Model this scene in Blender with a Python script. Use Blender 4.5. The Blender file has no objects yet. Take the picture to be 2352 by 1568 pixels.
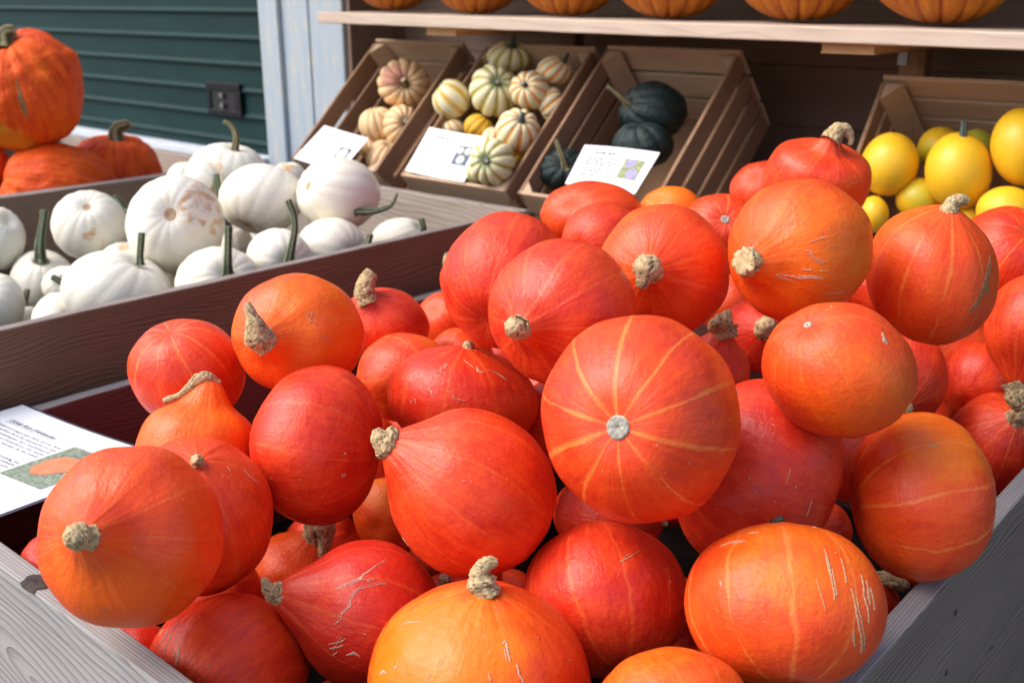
import bpy, bmesh, math, random
import numpy as np
from mathutils import Vector, Matrix, noise
R_ = math.radians
sc = bpy.context.scene
col = sc.collection
EY = 1.45                                   # eye height of the camera above the ground

# ------------------------------------------------------------------ camera
cam_d = bpy.data.cameras.new('camera'); cam = bpy.data.objects.new('camera', cam_d); col.objects.link(cam)
yaw, pit = R_(40.9), math.atan(787/2382)
fh = Vector((-math.sin(yaw), math.cos(yaw), 0)); rt = Vector((math.cos(yaw), math.sin(yaw), 0))
fw = fh*math.cos(pit) - Vector((0, 0, 1))*math.sin(pit); upv = rt.cross(fw)
cam.matrix_world = Matrix(((rt.x, upv.x, -fw.x, 0), (rt.y, upv.y, -fw.y, 0), (rt.z, upv.z, -fw.z, EY), (0, 0, 0, 1)))
cam_d.sensor_width = 36; cam_d.lens = 36*2382/2352
cam_d.clip_start = .02; cam_d.clip_end = 500
cam_d.dof.use_dof = True; cam_d.dof.focus_distance = 1.12; cam_d.dof.aperture_fstop = 6.8
sc.camera = cam

# ------------------------------------------------------------------ light: bright overcast, open street to the left of the camera
SUN = Vector((-.45, -.50, .74)).normalized()
wd = bpy.data.worlds.new('World'); sc.world = wd; wd.use_nodes = True
nt = wd.node_tree; bg = nt.nodes['Background']
sky = nt.nodes.new('ShaderNodeTexSky'); sky.sky_type = 'NISHITA'; sky.sun_disc = False
sky.sun_elevation = math.asin(SUN.z); sky.sun_rotation = math.atan2(SUN.x, SUN.y)
sky.air_density = 1.0; sky.dust_density = 3.0; sky.ozone_density = 1.0
nt.links.new(sky.outputs[0], bg.inputs[0]); bg.inputs[1].default_value = .115
sl = bpy.data.lights.new('sun', 'SUN'); so = bpy.data.objects.new('sun', sl); col.objects.link(so)
sl.energy = 1.5; sl.angle = R_(50); sl.color = (1, .945, .87)
so.rotation_euler = (-SUN).to_track_quat('-Z', 'Y').to_euler(); so.location = (-2, -3, 4)
sc.view_settings.view_transform = 'Standard'; sc.view_settings.look = 'None'
sc.view_settings.exposure = 1.1; sc.view_settings.gamma = 1
sc.render.resolution_x = 1024; sc.render.resolution_y = 682

# ------------------------------------------------------------------ helpers
def tag(o, label=None, cat=None, group=None, kind=None):
    if label: o['label'] = label
    if cat: o['category'] = cat
    if group: o['group'] = group
    if kind: o['kind'] = kind
    return o
def empty(name, loc, label=None, cat=None, group=None):
    o = bpy.data.objects.new(name, None); col.objects.link(o); o.location = loc; o.empty_display_size = .05
    return tag(o, label, cat, group)
def link(name, me, mat, parent=None, mw=None, smooth=False):
    o = bpy.data.objects.new(name, me); col.objects.link(o)
    if mat: me.materials.append(mat)
    if smooth: me.polygons.foreach_set('use_smooth', [True]*len(me.polygons))
    if mw is not None: o.matrix_world = mw
    if parent:
        o.parent = parent
        pm = parent.matrix_basis if parent.parent is None else parent.parent.matrix_basis @ parent.matrix_basis
        o.matrix_parent_inverse = Matrix.Identity(4)
        if mw is not None: o.matrix_basis = pm.inverted() @ mw
    return o
def mesh(name, V, Fc):
    me = bpy.data.meshes.new(name); me.from_pydata([tuple(v) for v in V], [], Fc); me.update(); return me
def bbox_geo(V, Fc, a, b, bev=.002):
    """chamfered box between corners a and b"""
    cx = [(a[i]+b[i])/2 for i in range(3)]; h = [abs(b[i]-a[i])/2 for i in range(3)]
    e = min(bev, min(h)*.45); n = len(V); P = []
    idx = {}
    for sx in (-1, 1):
        for sy in (-1, 1):
            for sz in (-1, 1):
                for ax in range(3):
                    s = (sx, sy, sz); p = [cx[i]+s[i]*(h[i]-(0 if i == ax else e)) for i in range(3)]
                    idx[(s, ax)] = n+len(P); P.append(p)
    V += P
    for ax in range(3):
        for s in (-1, 1):
            o = [i for i in range(3) if i != ax]; q = []
            for t in ((-1, -1), (1, -1), (1, 1), (-1, 1)):
                v = [0, 0, 0]; v[ax] = s; v[o[0]] = t[0]; v[o[1]] = t[1]; q.append(idx[(tuple(v), ax)])
            Fc.append(q)
    for ax in range(3):
        o = [i for i in range(3) if i != ax]
        for t in ((-1, -1), (1, -1), (1, 1), (-1, 1)):
            v0 = [0, 0, 0]; v0[o[0]] = t[0]; v0[o[1]] = t[1]; v1 = list(v0); v0[ax] = -1; v1[ax] = 1
            Fc.append([idx[(tuple(v0), o[0])], idx[(tuple(v1), o[0])], idx[(tuple(v1), o[1])], idx[(tuple(v0), o[1])]])
    for sx in (-1, 1):
        for sy in (-1, 1):
            for sz in (-1, 1):
                Fc.append([idx[((sx, sy, sz), 0)], idx[((sx, sy, sz), 1)], idx[((sx, sy, sz), 2)]])
def fixn(me):
    bm = bmesh.new(); bm.from_mesh(me); bmesh.ops.recalc_face_normals(bm, faces=bm.faces); bm.to_mesh(me); bm.free(); return me
def frame(o, ex, ey):
    ex = Vector(ex).normalized(); ez = ex.cross(Vector(ey)).normalized(); ey = ez.cross(ex)
    return Matrix(((ex.x, ey.x, ez.x, o[0]), (ex.y, ey.y, ez.y, o[1]), (ex.z, ey.z, ez.z, o[2]), (0, 0, 0, 1)))
def board(name, o, ex, ey, L, W, T, mat, parent=None, wob=.0012, seed=0, split=None, rim=None, inner=None):
    """plank: local x = grain; slightly worn wavy edges. o = corner, ex/ey = directions, thickness along ex x ey.
       split = list of (y0,y1) boards side by side across the width"""
    V = []; Fc = []
    for y0, y1 in (split or [(0, W)]):
        n = max(8, int(L/.03)); e = min(.003, T*.2)
        prof = [(y0, e), (y0+e*.35, e*.35), (y0+e, 0), (y1-e, 0), (y1-e*.35, e*.35), (y1, e), (y1, T-e), (y1-e*.35, T-e*.35), (y1-e, T), (y0+e, T), (y0+e*.35, T-e*.35), (y0, T-e)]
        b = len(V); m = len(prof)
        for i in range(n+1):
            x = L*i/n
            for j, (y, z) in enumerate(prof):
                q = Vector((x*9+seed*7.1, y*16+y0*3, z*20+seed))
                V.append((x, y+noise.noise(q)*wob, z+noise.noise(q+Vector((3, 9, 1)))*wob*.6))
        for i in range(n):
            for j in range(m):
                a = b+i*m+j; c = b+i*m+(j+1) % m; Fc.append([a, a+m, c+m, c])
        Fc.append([b+j for j in range(m)]); Fc.append([b+n*m+j for j in range(m)][::-1])
    ob = link(name, fixn(mesh(name, V, Fc)), mat, parent, frame(o, ex, ey))
    if rim or inner:
        me = ob.data; me.materials.append(rim or mat); me.materials.append(inner[0] if inner else mat)
        for p in me.polygons:
            if p.normal.y > .6 and p.center.y > W-.006: p.material_index = 1
            elif inner and p.normal.z*inner[1] > .6: p.material_index = 2
    return ob
def boxes(name, bl, mat, parent=None, bev=.002):
    V = []; Fc = []
    for a, b in bl: bbox_geo(V, Fc, a, b, bev)
    return link(name, fixn(mesh(name, V, Fc)), mat, parent, Matrix.Identity(4))

# ------------------------------------------------------------------ node helpers
class N:
    def __init__(s, name):
        s.m = bpy.data.materials.new(name); s.m.use_nodes = True; s.t = s.m.node_tree; s.b = s.t.nodes['Principled BSDF']
    def n(s, ty, **k):
        q = s.t.nodes.new('ShaderNode'+ty)
        for a, v in k.items(): setattr(q, a, v)
        return q
    def put(s, sock, v):
        if isinstance(v, bpy.types.NodeSocket): s.t.links.new(v, sock)
        elif v is not None: sock.default_value = v
    def math(s, op, a, b=None, c=None, cl=False):
        q = s.n('Math', operation=op, use_clamp=cl); s.put(q.inputs[0], a); s.put(q.inputs[1], b); s.put(q.inputs[2], c); return q.outputs[0]
    def vm(s, op, a, b=None, sc=None):
        q = s.n('VectorMath', operation=op); s.put(q.inputs[0], a); s.put(q.inputs[1], b)
        if sc is not None: s.put(q.inputs['Scale'], sc)
        return q.outputs['Value'] if op in ('DOT_PRODUCT', 'LENGTH') else q.outputs[0]
    def comb(s, x, y, z):
        q = s.n('CombineXYZ'); s.put(q.inputs[0], x); s.put(q.inputs[1], y); s.put(q.inputs[2], z); return q.outputs[0]
    def sep(s, v):
        q = s.n('SeparateXYZ'); s.put(q.inputs[0], v); return q.outputs
    def noise(s, v, scale, det=3, rough=.55, dist=0):
        q = s.n('TexNoise'); s.put(q.inputs['Vector'], v); q.inputs['Scale'].default_value = scale
        q.inputs['Detail'].default_value = det; q.inputs['Roughness'].default_value = rough; q.inputs['Distortion'].default_value = dist
        return q.outputs['Fac']
    def mix(s, f, a, b, blend='MIX'):
        q = s.n('Mix', data_type='RGBA', blend_type=blend); s.put(q.inputs[0], f)
        s.put(q.inputs[6], a if isinstance(a, bpy.types.NodeSocket) else (*a, 1)); s.put(q.inputs[7], b if isinstance(b, bpy.types.NodeSocket) else (*b, 1)); return q.outputs[2]
    def mr(s, v, a, b, c=0., d=1., smooth=False):
        q = s.n('MapRange', interpolation_type='SMOOTHSTEP' if smooth else 'LINEAR'); s.put(q.inputs[0], v)
        for i, w in enumerate((a, b, c, d)): s.put(q.inputs[1+i], w)
        return q.outputs[0]
    def ramp(s, v, stops):
        q = s.n('ValToRGB'); s.put(q.inputs[0], v); e = q.color_ramp.elements
        while len(e) < len(stops): e.new(.5)
        for x, (p, c) in zip(e, stops): x.position = p; x.color = (*c, 1)
        return q.outputs[0]
    def oprop(s, name, vec=False):
        q = s.n('Attribute', attribute_type='OBJECT', attribute_name=name); return q.outputs['Vector'] if vec else q.outputs['Fac']
    def attr(s, name, vec=True):
        q = s.n('Attribute', attribute_type='GEOMETRY', attribute_name=name); return q.outputs['Vector'] if vec else q.outputs['Fac']
    def bump(s, h, dist, strength=1., nrm=None):
        q = s.n('Bump'); s.put(q.inputs['Height'], h); q.inputs['Distance'].default_value = dist; q.inputs['Strength'].default_value = strength
        if nrm is not None: s.put(q.inputs['Normal'], nrm)
        return q.outputs[0]
    def out(s, colr=None, rough=None, nrm=None, spec=None, metal=None):
        s.put(s.b.inputs['Base Color'], colr if isinstance(colr, bpy.types.NodeSocket) or colr is None else (*colr, 1))
        s.put(s.b.inputs['Roughness'], rough)
        if nrm is not None: s.put(s.b.inputs['Normal'], nrm)
        if spec is not None: s.b.inputs['Specular IOR Level'].default_value = spec
        if metal is not None: s.b.inputs['Metallic'].default_value = metal
        return s.m
def plain(name, c, rough=.6, spec=.5, metal=0, nz=0, nscale=40, bump=0):
    q = N(name); tc = q.n('TexCoord').outputs['Object']
    f = q.noise(tc, nscale, 4)
    cc = q.mix(q.mr(f, .3, .7), [x*(1-nz) for x in c], [min(1, x*(1+nz)) for x in c])
    return q.out(cc, rough, q.bump(f, bump) if bump else None, spec, metal)
def wood(name, dark, light, freq=900, rough=.75, tilt=.05, grey=None, contrast=1., spec=.3, bump=.0006, stain=.3, pith=.05, off=None, zt=0, x0=0):
    q = N(name); p = q.sep(q.n('TexCoord').outputs['Object']); rnd = q.n('ObjectInfo').outputs['Random']
    sh = q.math('MULTIPLY', rnd, 3.7)
    x = q.math('ADD', p[0], sh)
    wv = q.noise(q.comb(q.math('MULTIPLY', x, 2.2), q.math('MULTIPLY', p[1], 7), q.math('ADD', p[2], sh)), 1., 2)
    yy = q.math('ADD', q.math('ADD', q.math('ADD', p[1], q.math('MULTIPLY', x, tilt)), q.math('MULTIPLY', wv, .09)), off if off is not None else q.math('SUBTRACT', q.math('MULTIPLY', rnd, .16), .17))
    zz = q.math('ADD', p[2], pith)
    if zt: zz = q.math('ADD', zz, q.math('MULTIPLY', q.math('SUBTRACT', p[0], x0), zt))
    r = q.math('SQRT', q.math('ADD', q.math('MULTIPLY', yy, yy), q.math('MULTIPLY', zz, zz)))
    ring = q.math('FRACT', q.math('MULTIPLY', r, freq/6.283))
    ring = q.math('POWER', ring, 2.2)
    ring = q.math('MULTIPLY', ring, q.mr(ring, .97, 1., 1., .3))
    fib = q.noise(q.comb(q.math('MULTIPLY', x, 5), q.math('MULTIPLY', p[1], 420), q.math('MULTIPLY', p[2], 420)), 1., 3, .6)
    big = q.noise(q.comb(q.math('MULTIPLY', x, 3), q.math('MULTIPLY', p[1], 14), q.math('MULTIPLY', p[2], 14)), 1., 4, .6)
    f = q.math('ADD', q.math('MULTIPLY', ring, .55*contrast), q.math('MULTIPLY', q.math('SUBTRACT', fib, .5), .9*contrast))
    f = q.math('ADD', f, q.math('MULTIPLY', q.math('SUBTRACT', big, .5), stain*1.6), cl=True)
    c = q.mix(f, light, dark)
    if grey: c = q.mix(q.mr(big, .45, .7, 0, .7), c, grey)
    hh = q.math('SUBTRACT', q.math('MULTIPLY', fib, .6), q.math('MULTIPLY', ring, .6))
    return q.out(c, rough, q.bump(hh, bump), spec)

# ------------------------------------------------------------------ materials of the setting
M = {}
M['weathered'] = wood('weathered_grey_wood', (.085, .075, .068), (.33, .305, .288), 1700, .75, .01, contrast=1.1, off=-.45, pith=.3, bump=.0014, stain=.35)
M['weathered_side'] = wood('weathered_grey_wood_dark', (.068, .050, .038), (.26, .208, .170), 900, .75, .03, contrast=1.4, stain=.5, bump=.001)
M['weathered_front'] = wood('weathered_grey_wood_front', (.10, .092, .092), (.36, .345, .345), 560, .75, .02, contrast=1.25, bump=.0012, stain=.45, pith=.0, off=-.36, zt=.2, x0=.66)
M['greyrim'] = wood('worn_board_rim', (.13, .10, .09), (.28, .23, .21), 1100, .7, .03, contrast=.8)
M['brownin'] = wood('brown_board_inside', (.10, .065, .045), (.21, .14, .10), 700, .7, .03, contrast=.8, stain=.5)
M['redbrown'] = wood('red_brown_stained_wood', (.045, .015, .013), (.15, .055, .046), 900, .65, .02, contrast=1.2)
M['brown'] = wood('brown_stained_wood', (.050, .034, .018), (.205, .138, .082), 900, .7, .02, contrast=1.3, stain=.4)
M['tanwood'] = wood('old_tan_plank', (.13, .10, .08), (.40, .335, .28), 500, .75, .08, contrast=1.1, stain=.7)
M['crate'] = wood('crate_wood', (.11, .054, .028), (.31, .18, .105), 900, .8, .03, contrast=.7, stain=.5)
M['crateend'] = wood('crate_light_wood', (.22, .135, .08), (.52, .37, .245), 900, .8, .03, contrast=.6, stain=.5)
M['shelf'] = wood('pale_pine_shelf', (.36, .25, .175), (.60, .49, .39), 420, .6, .03, contrast=.55, stain=.35)
M['backwall'] = wood('dark_brown_backwall', (.09, .058, .044), (.29, .195, .145), 700, .75, .02, contrast=.6, stain=.6)
M['batten'] = wood('batten_wood', (.30, .15, .06), (.55, .33, .15), 700, .7, .03, contrast=.5)
M['post'] = wood('brown_post_wood', (.20, .10, .05), (.40, .23, .13), 700, .7, .03, contrast=.5)
M['floor'] = plain('shade_dark_bin_floor', (.012, .009, .008), 1., 0.05, nz=.3)  # near-black: the deep shade in the heap's gaps is put into this colour
def m_paint():
    q = N('worn_pale_blue_paint'); tc = q.n('TexCoord').outputs['Object']; p = q.sep(tc)
    v = q.comb(q.math('MULTIPLY', p[0], 30), p[1], q.math('MULTIPLY', p[2], 3.))
    a = q.noise(v, 1.2, 5, .65); b = q.noise(tc, 18, 5, .6)
    c = q.mix(q.mr(a, .38, .6), (.35, .43, .52), (.42, .47, .50))
    c = q.mix(q.mr(q.math('MULTIPLY', a, b), .27, .36), c, (.50, .50, .46))
    return q.out(c, .55, q.bump(a, .0008), .4)
M['paint'] = m_paint()
def m_shutter():
    q = N('dark_green_shutter'); tc = q.n('TexCoord').outputs['Object']; p = q.sep(tc)
    a = q.noise(q.comb(q.math('MULTIPLY', p[0], 3), 0., q.math('MULTIPLY', p[2], 9)), 1., 5, .6)
    c = q.mix(q.mr(a, .3, .7), (.006, .026, .027), (.011, .041, .041))
    return q.out(c, q.mr(a, .3, .7, .55, .65), None, .15)
M['shutter'] = m_shutter()
M['white'] = plain('white_painted_metal', (.62, .66, .72), .45, nz=.06, nscale=12)
M['grey'] = plain('grey_render', (.22, .21, .21), .9, nz=.25, nscale=8)
M['black'] = plain('black_plastic', (.008, .008, .012), .6, .2, nz=.1)
M['recess_shade'] = plain('black_recess_shade', (.004, .004, .005), .6)
M['metal'] = plain('zinc_metal', (.25, .25, .27), .45, metal=.9)
M['ground'] = plain('paving', (.11, .105, .10), .9, nz=.3, nscale=30, bump=.002)
M['paper'] = plain('laminated_paper', (.84, .87, .90), .22, nz=.01, nscale=4)
M['ink'] = plain('print_ink', (.07, .08, .12), .4)
M['inkpale'] = plain('faded_print_ink', (.16, .18, .22), .4)
M['laminate'] = plain('laminate_edge', (.05, .055, .085), .25)

# ------------------------------------------------------------------ setting
g = boxes('ground', [((-60, -60, -.1), (60, 60, 0))], M['ground']); tag(g, kind='structure')
YW = 2.5
# building front behind the stall
bf = empty('stall_building', (-3, YW, 0), 'timber market stall front with dark recess behind the sloping crates', 'stall')
boxes('plinth', [((-7, YW+.004, 0), (-3.41, YW+.2, EY-.625))], M['grey'], bf)
boxes('sill', [((-7, YW-.06, EY-.625), (-3.41, YW+.1, EY-.595))], M['white'], bf)
boxes('lintel', [((-7, YW-.02, 2.45), (2.2, YW+.2, 2.75))], M['paint'], bf)
pc = [((-3.407, YW-.03, .0), (-3.29, YW+.1, 2.45)), ((-3.289, YW-.012, .0), (-3.235, YW+.1, 2.45)), ((-3.234, YW-.03, 0), (-3.11, YW+.1, 2.45)), ((-3.109, YW-.026, 0), (-2.927, YW+.1, 2.45))]
boxes('door_post', pc, M['paint'], bf, .004)
board('back_wall', (-2.9, 2.78, .45), (1, 0, 0), (0, 0, 1), 4.4, 2, .03, M['backwall'], bf, split=[(i*.165, i*.165+.1645) for i in range(12)])
boxes('side_wall', [((-2.926, YW-.01, 0), (-2.905, 2.78, 2.45))], M['backwall'], bf)
boxes('shade_ceiling', [((-3.0, 1.97, 1.80), (1.5, 2.9, 1.83))], M['backwall'], bf)  # unseen ceiling, added low and forward to shade the shelf pumpkins
# roller shutter
sh = empty('roller_shutter', (-4.6, YW, 0), 'dark green slatted roller shutter beside the pale blue post', 'shutter')
V = []; Fc = []; x0, x1 = -7, -3.41; prof = []
zz = EY-.04-.1*6.0+.1
z = EY-.594; first = True
lines = [EY-.04+.1008*k for k in range(-5, 14)]
pr = [(YW+.006, EY-.592)]
for zl in lines:
    pr += [(YW+.006, zl-.012), (YW-.008, zl-.011), (YW-.008, zl-.006), (YW+.005, zl+.006)]
pr += [(YW+.006, 2.44)]
for (y, z) in pr:
    for i in range(13): V.append((x0+(x1-x0)*i/12+4.6, y-YW, z))
for k in range(len(pr)-1):
    for i in range(12): a = k*13+i; Fc.append([a, a+1, a+14, a+13])
cu = link('curtain', mesh('curtain', V, Fc), M['shutter'], sh, Matrix.Translation((-4.6, YW, 0)))
hd = boxes('handle', [((-3.82, YW-.016, EY-.455), (-3.585, YW-.0, EY-.43)), ((-3.82, YW-.016, EY-.355), (-3.585, YW, EY-.322)), ((-3.82, YW-.016, EY-.43), (-3.79, YW, EY-.355)), ((-3.625, YW-.016, EY-.43), (-3.585, YW, EY-.355))], M['black'], sh, .008)
boxes('recess', [((-3.80, YW-.010, EY-.44), (-3.61, YW-.0085, EY-.345))], M['recess_shade'], sh)  # flat plate, no hollow; the cup's inner shade is its near-black colour
V = []; Fc = []
for cz in (EY-.372, EY-.412):
    b = len(V)
    for yy_, r_ in ((0, .011), (-.012, .011), (-.012, .006)):
        for i in range(16): V.append((-3.705+4.6+r_*math.cos(i*math.pi/8), YW-.013-YW+yy_, cz+r_*math.sin(i*math.pi/8)))
    for k in range(2):
        for i in range(16): Fc.append([b+k*16+i, b+k*16+(i+1) % 16, b+(k+1)*16+(i+1) % 16, b+(k+1)*16+i])
    Fc.append([b+32+i for i in range(16)])
link('lock_button', fixn(mesh('lock_button', V, Fc)), M['metal'], sh, Matrix.Translation((-4.6, YW, 0)))

# deck under the crates and the beam they lean on
dk = empty('display_deck', (-1.2, 2.3, 0), 'plank deck behind the pumpkin bins carrying the sloping crates', 'deck')
board('deck_boards', (-2.9, 1.90, EY-.69), (1, 0, 0), (0, 1, 0), 4.2, .9, .024, M['brown'], dk, split=[(i*.15, i*.15+.146) for i in range(6)])
for x in (-2.8, -1.3, .9): boxes('leg', [((x, 1.95, 0), (x+.07, 2.02, EY-.69)), ((x, 2.68, 0), (x+.07, 2.75, EY-.69))], M['brown'], dk)
board('rest_beam', (-2.88, 2.46, EY-.664), (1, 0, 0), (0, 0, 1), 4.1, .245, .04, M['brown'], dk)

# shelf of big pumpkins
sf = empty('wall_shelf', (-1.2, 2.4, EY-.06), 'long pale pine shelf above the sloping crates', 'shelf')
tl = Vector((2.0, 0, -.020)).normalized()
board('shelf_board', (-2.56, 2.07, EY-.0385-.031), tl, (0, 1, 0), 3.9, .62, .031, M['shelf'], sf, wob=.002)
for x in (-2.13, -.972):
    board('batten', (x, 2.10, EY-.0385-.031-(x+2.56)*.01-.022), (0, 1, 0), (1, 0, 0), .5, .11, -.020, M['batten'], sf)
for x in (-.985,):
    board('shelf_post', (x, 2.56, .8), (0, 0, 1), (1, 0, 0), EY-.098-.8, .062, .05, M['post'], sf)
    boxes('bracket', [((x+.018, 2.50, EY-.150), (x+.042, 2.508, EY-.09)), ((x+.018, 2.40, EY-.094), (x+.042, 2.508, EY-.090))], M['metal'], sf, .001)
board('shelf_post', (-2.06, 2.60, .8), (0, 0, 1), (1, 0, 0), EY-.09-.8, .06, .05, M['backwall'], sf)

# ------------------------------------------------------------------ bins
def make_bin(name, label, x0, x1, y0, y1, zt, mats, th=.026, h=.42, floor=.36, rim=None, inner=None):
    """inner box x0..x1, y0..y1, rim height zt. mats: left, right, front, back"""
    b = empty(name, ((x0+x1)/2, (y0+y1)/2, 0), label, 'bin', 'wooden pumpkin bins')
    half = h/2-.002
    sp = [(0, half), (half+.004, h)]
    # frames: thickness runs along ex x ey, i.e. +x for the side boards and -y for front and back
    board('side_board', (x0-th, y0, zt-h), (0, 1, 0), (0, 0, 1), y1-y0, h, th, mats[0], b, seed=1, split=sp, rim=rim, inner=(inner, 1))
    board('side_board', (x1, y0, zt-h), (0, 1, 0), (0, 0, 1), y1-y0, h, th, mats[1], b, seed=2, split=sp, rim=rim, inner=(inner, -1))
    board('front_board', (x0-th, y0, zt-h), (1, 0, 0), (0, 0, 1), x1-x0+2*th, h, th, mats[2], b, seed=3, split=sp, rim=rim, inner=(inner, -1))
    board('back_board', (x0-th, y1+th+.001, zt-h), (1, 0, 0), (0, 0, 1), x1-x0+2*th, h, th, mats[3], b, seed=4, split=sp, rim=rim if rim != M['weathered'] else inner, inner=(mats[3] if rim != M['weathered'] else inner, 1))  # main bin's back rim is coloured dark to pass for shade in heap gaps
    boxes('floor_panel', [((x0+.002, y0+.002, zt-floor-.018), (x1-.002, y1-.002, zt-floor))], M['floor'], b)
    for cx_ in (x0+.035, x1-.035):
        for cy_ in (y0+.035, y1-.035):
            boxes('leg', [((cx_-.03, cy_-.03, 0), (cx_+.03, cy_+.03, zt-.09 if cy_ > 1 else zt-.2))], M['brown'], b)
    return b
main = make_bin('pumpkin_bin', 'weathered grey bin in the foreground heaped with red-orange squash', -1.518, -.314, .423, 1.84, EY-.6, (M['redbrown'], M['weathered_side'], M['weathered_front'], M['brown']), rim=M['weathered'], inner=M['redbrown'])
make_bin('pumpkin_bin', 'brown stained bin filled with white pumpkins', -2.69, -1.60, .423, 1.86, EY-.48, (M['brown'], M['brown'], M['brown'], M['tanwood']), th=.024, h=.44, rim=M['greyrim'], inner=M['brownin'])
make_bin('pumpkin_bin', 'wooden bin at far left holding the large warty red pumpkins', -3.86, -2.744, .423, 1.86, EY-.482, (M['brown'], M['brown'], M['brown'], M['tanwood']), th=.024, h=.44, rim=M['greyrim'], inner=M['brownin'])
M['screw'] = plain('rusty_screw', (.10, .06, .045), .6, nz=.3, nscale=300, metal=.5)
def screw(parent, x, y, z, axis):
    V = []; Fc = []; r = .0042
    for k, (rr, h) in enumerate(((r, -.001), (r, .0006), (r*.6, .0012), (.0001, .0008))):
        for i in range(14): V.append((rr*math.cos(i*math.pi/7), rr*math.sin(i*math.pi/7), h))
    for k in range(3):
        for i in range(14): Fc.append([k*14+i, k*14+(i+1) % 14, (k+1)*14+(i+1) % 14, (k+1)*14+i])
    o = link('screw', fixn(mesh('screw', V, Fc)), M['screw'], parent, Matrix.Translation((x, y, z)) @ Vector(axis).to_track_quat('Z', 'Y').to_matrix().to_4x4())
for yy_ in (.47, 1.1, 1.78):
    for zz_ in (EY-.66, EY-.74): screw(main, -.314+.026, yy_, zz_, (1, 0, 0))
# corky knot on the rim of the front board
def knot():
    V = []; Fc = []; n, m = 22, 7
    for j in range(m):
        r = j/(m-1)
        for i in range(n):
            a = 2*math.pi*i/n; rr = r*(1+.25*noise.noise(Vector((math.cos(a)*2, math.sin(a)*2, 4))))
            x = rr*.023*math.cos(a); y = rr*.015*math.sin(a)
            dz = .0022*(1-r**3)+.0016*noise.noise(Vector((x*260, y*260, 2)))*(1-r)
            V.append((x, y, dz if r < 1 else -.001))
    for j in range(m-1):
        for i in range(n): Fc.append([j*n+i, j*n+(i+1) % n, (j+1)*n+(i+1) % n, (j+1)*n+i])
    return mesh('knot', V, Fc)
M['knot'] = plain('dark_knot', (.035, .022, .017), .8, nz=.8, nscale=110, bump=.003)
kb = [o for o in main.children if o.name.startswith('front_board')][0]
k_ = link('knot', knot(), M['knot'], kb, None, True)
k_.matrix_basis = Matrix.Translation((-1.034-(-1.518-.026), .42-.0002, .0155)) @ Matrix.Rotation(R_(-90), 4, 'X') @ Matrix.Rotation(R_(0), 4, 'Y')

# ------------------------------------------------------------------ sloping crates
def make_crate(label, x0, x1, p0, t, L, depth, seed, front_h=None):
    t = Vector((0, *t)).normalized(); nn = Vector((0, -t.z, t.y)); X = Vector((1, 0, 0))
    o = Vector((x0, *p0)); c = empty('wooden_crate', o, label, 'crate', 'wooden crates on the slope')
    nsl = 4; gap = .014; sw = (depth-gap*(nsl-1))/nsl
    sp = [(i*(sw+gap), i*(sw+gap)+sw) for i in range(nsl)]
    W = x1-x0; th = .010
    board('side_panel', o-nn*depth+X*0, t, nn, L, depth, th, M['crate'], c, seed=seed, split=sp)
    board('side_panel', o-nn*depth+X*(W-th), t, nn, L, depth, th, M['crate'], c, seed=seed+1, split=sp)
    nsl = 3; sw = (depth-.012*2)/3; sp = [(i*(sw+.012), i*(sw+.012)+sw) for i in range(3)]
    board('end_panel', o-nn*depth-t*(.0)+X*W, -X, nn, W, depth, th, M['crateend'], c, seed=seed+2, split=sp)
    board('end_panel', o-nn*depth+t*(L+th)+X*W, -X, nn, W, depth, th, M['crateend'], c, seed=seed+3, split=sp)
    sp = [(i*W/4+.004, (i+1)*W/4-.004) for i in range(4)]
    board('bottom_panel', o-nn*(depth+.0005)-t*th+X*0, t, X, L+2*th, W, th, M['crate'], c, seed=seed+4, split=sp)
    # triangular corner posts
    for sx in (0, 1):
        for st in (0, 1):
            a = o+X*(th if sx == 0 else W-th)+t*(.001 if st == 0 else L-.001); dx = X*(.04 if sx == 0 else -.04); dt = t*(.04 if st == 0 else -.04)
            V = []
            for dpt in (.002, depth):
                for q in (a, a+dx, a+dt): V.append(q-nn*dpt-o)
            link('corner_post', fixn(mesh('corner_post', V, [[0, 1, 2], [5, 4, 3], [0, 3, 4, 1], [1, 4, 5, 2], [2, 5, 3, 0]])), M['crateend'], c, Matrix.Translation(o))
    return c
T1 = (.35, .325)
make_crate('brown slatted crate of tan ribbed pumpkins, beside the pale blue post', -2.575, -2.195, (1.95, EY-.46), T1, .478, .26, 11)
make_crate('brown slatted crate filled with small striped pumpkins', -2.095, -1.712, (1.95, EY-.46), T1, .478, .26, 21)
make_crate('brown slatted crate with only dark green squash in it', -1.672, -1.278, (1.95, EY-.46), T1, .485, .26, 31)
make_crate('dark brown crate at right holding yellow spaghetti squash', -.92, -.36, (2.068, EY-.5), (.232, .325), .40, .23, 41)

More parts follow.
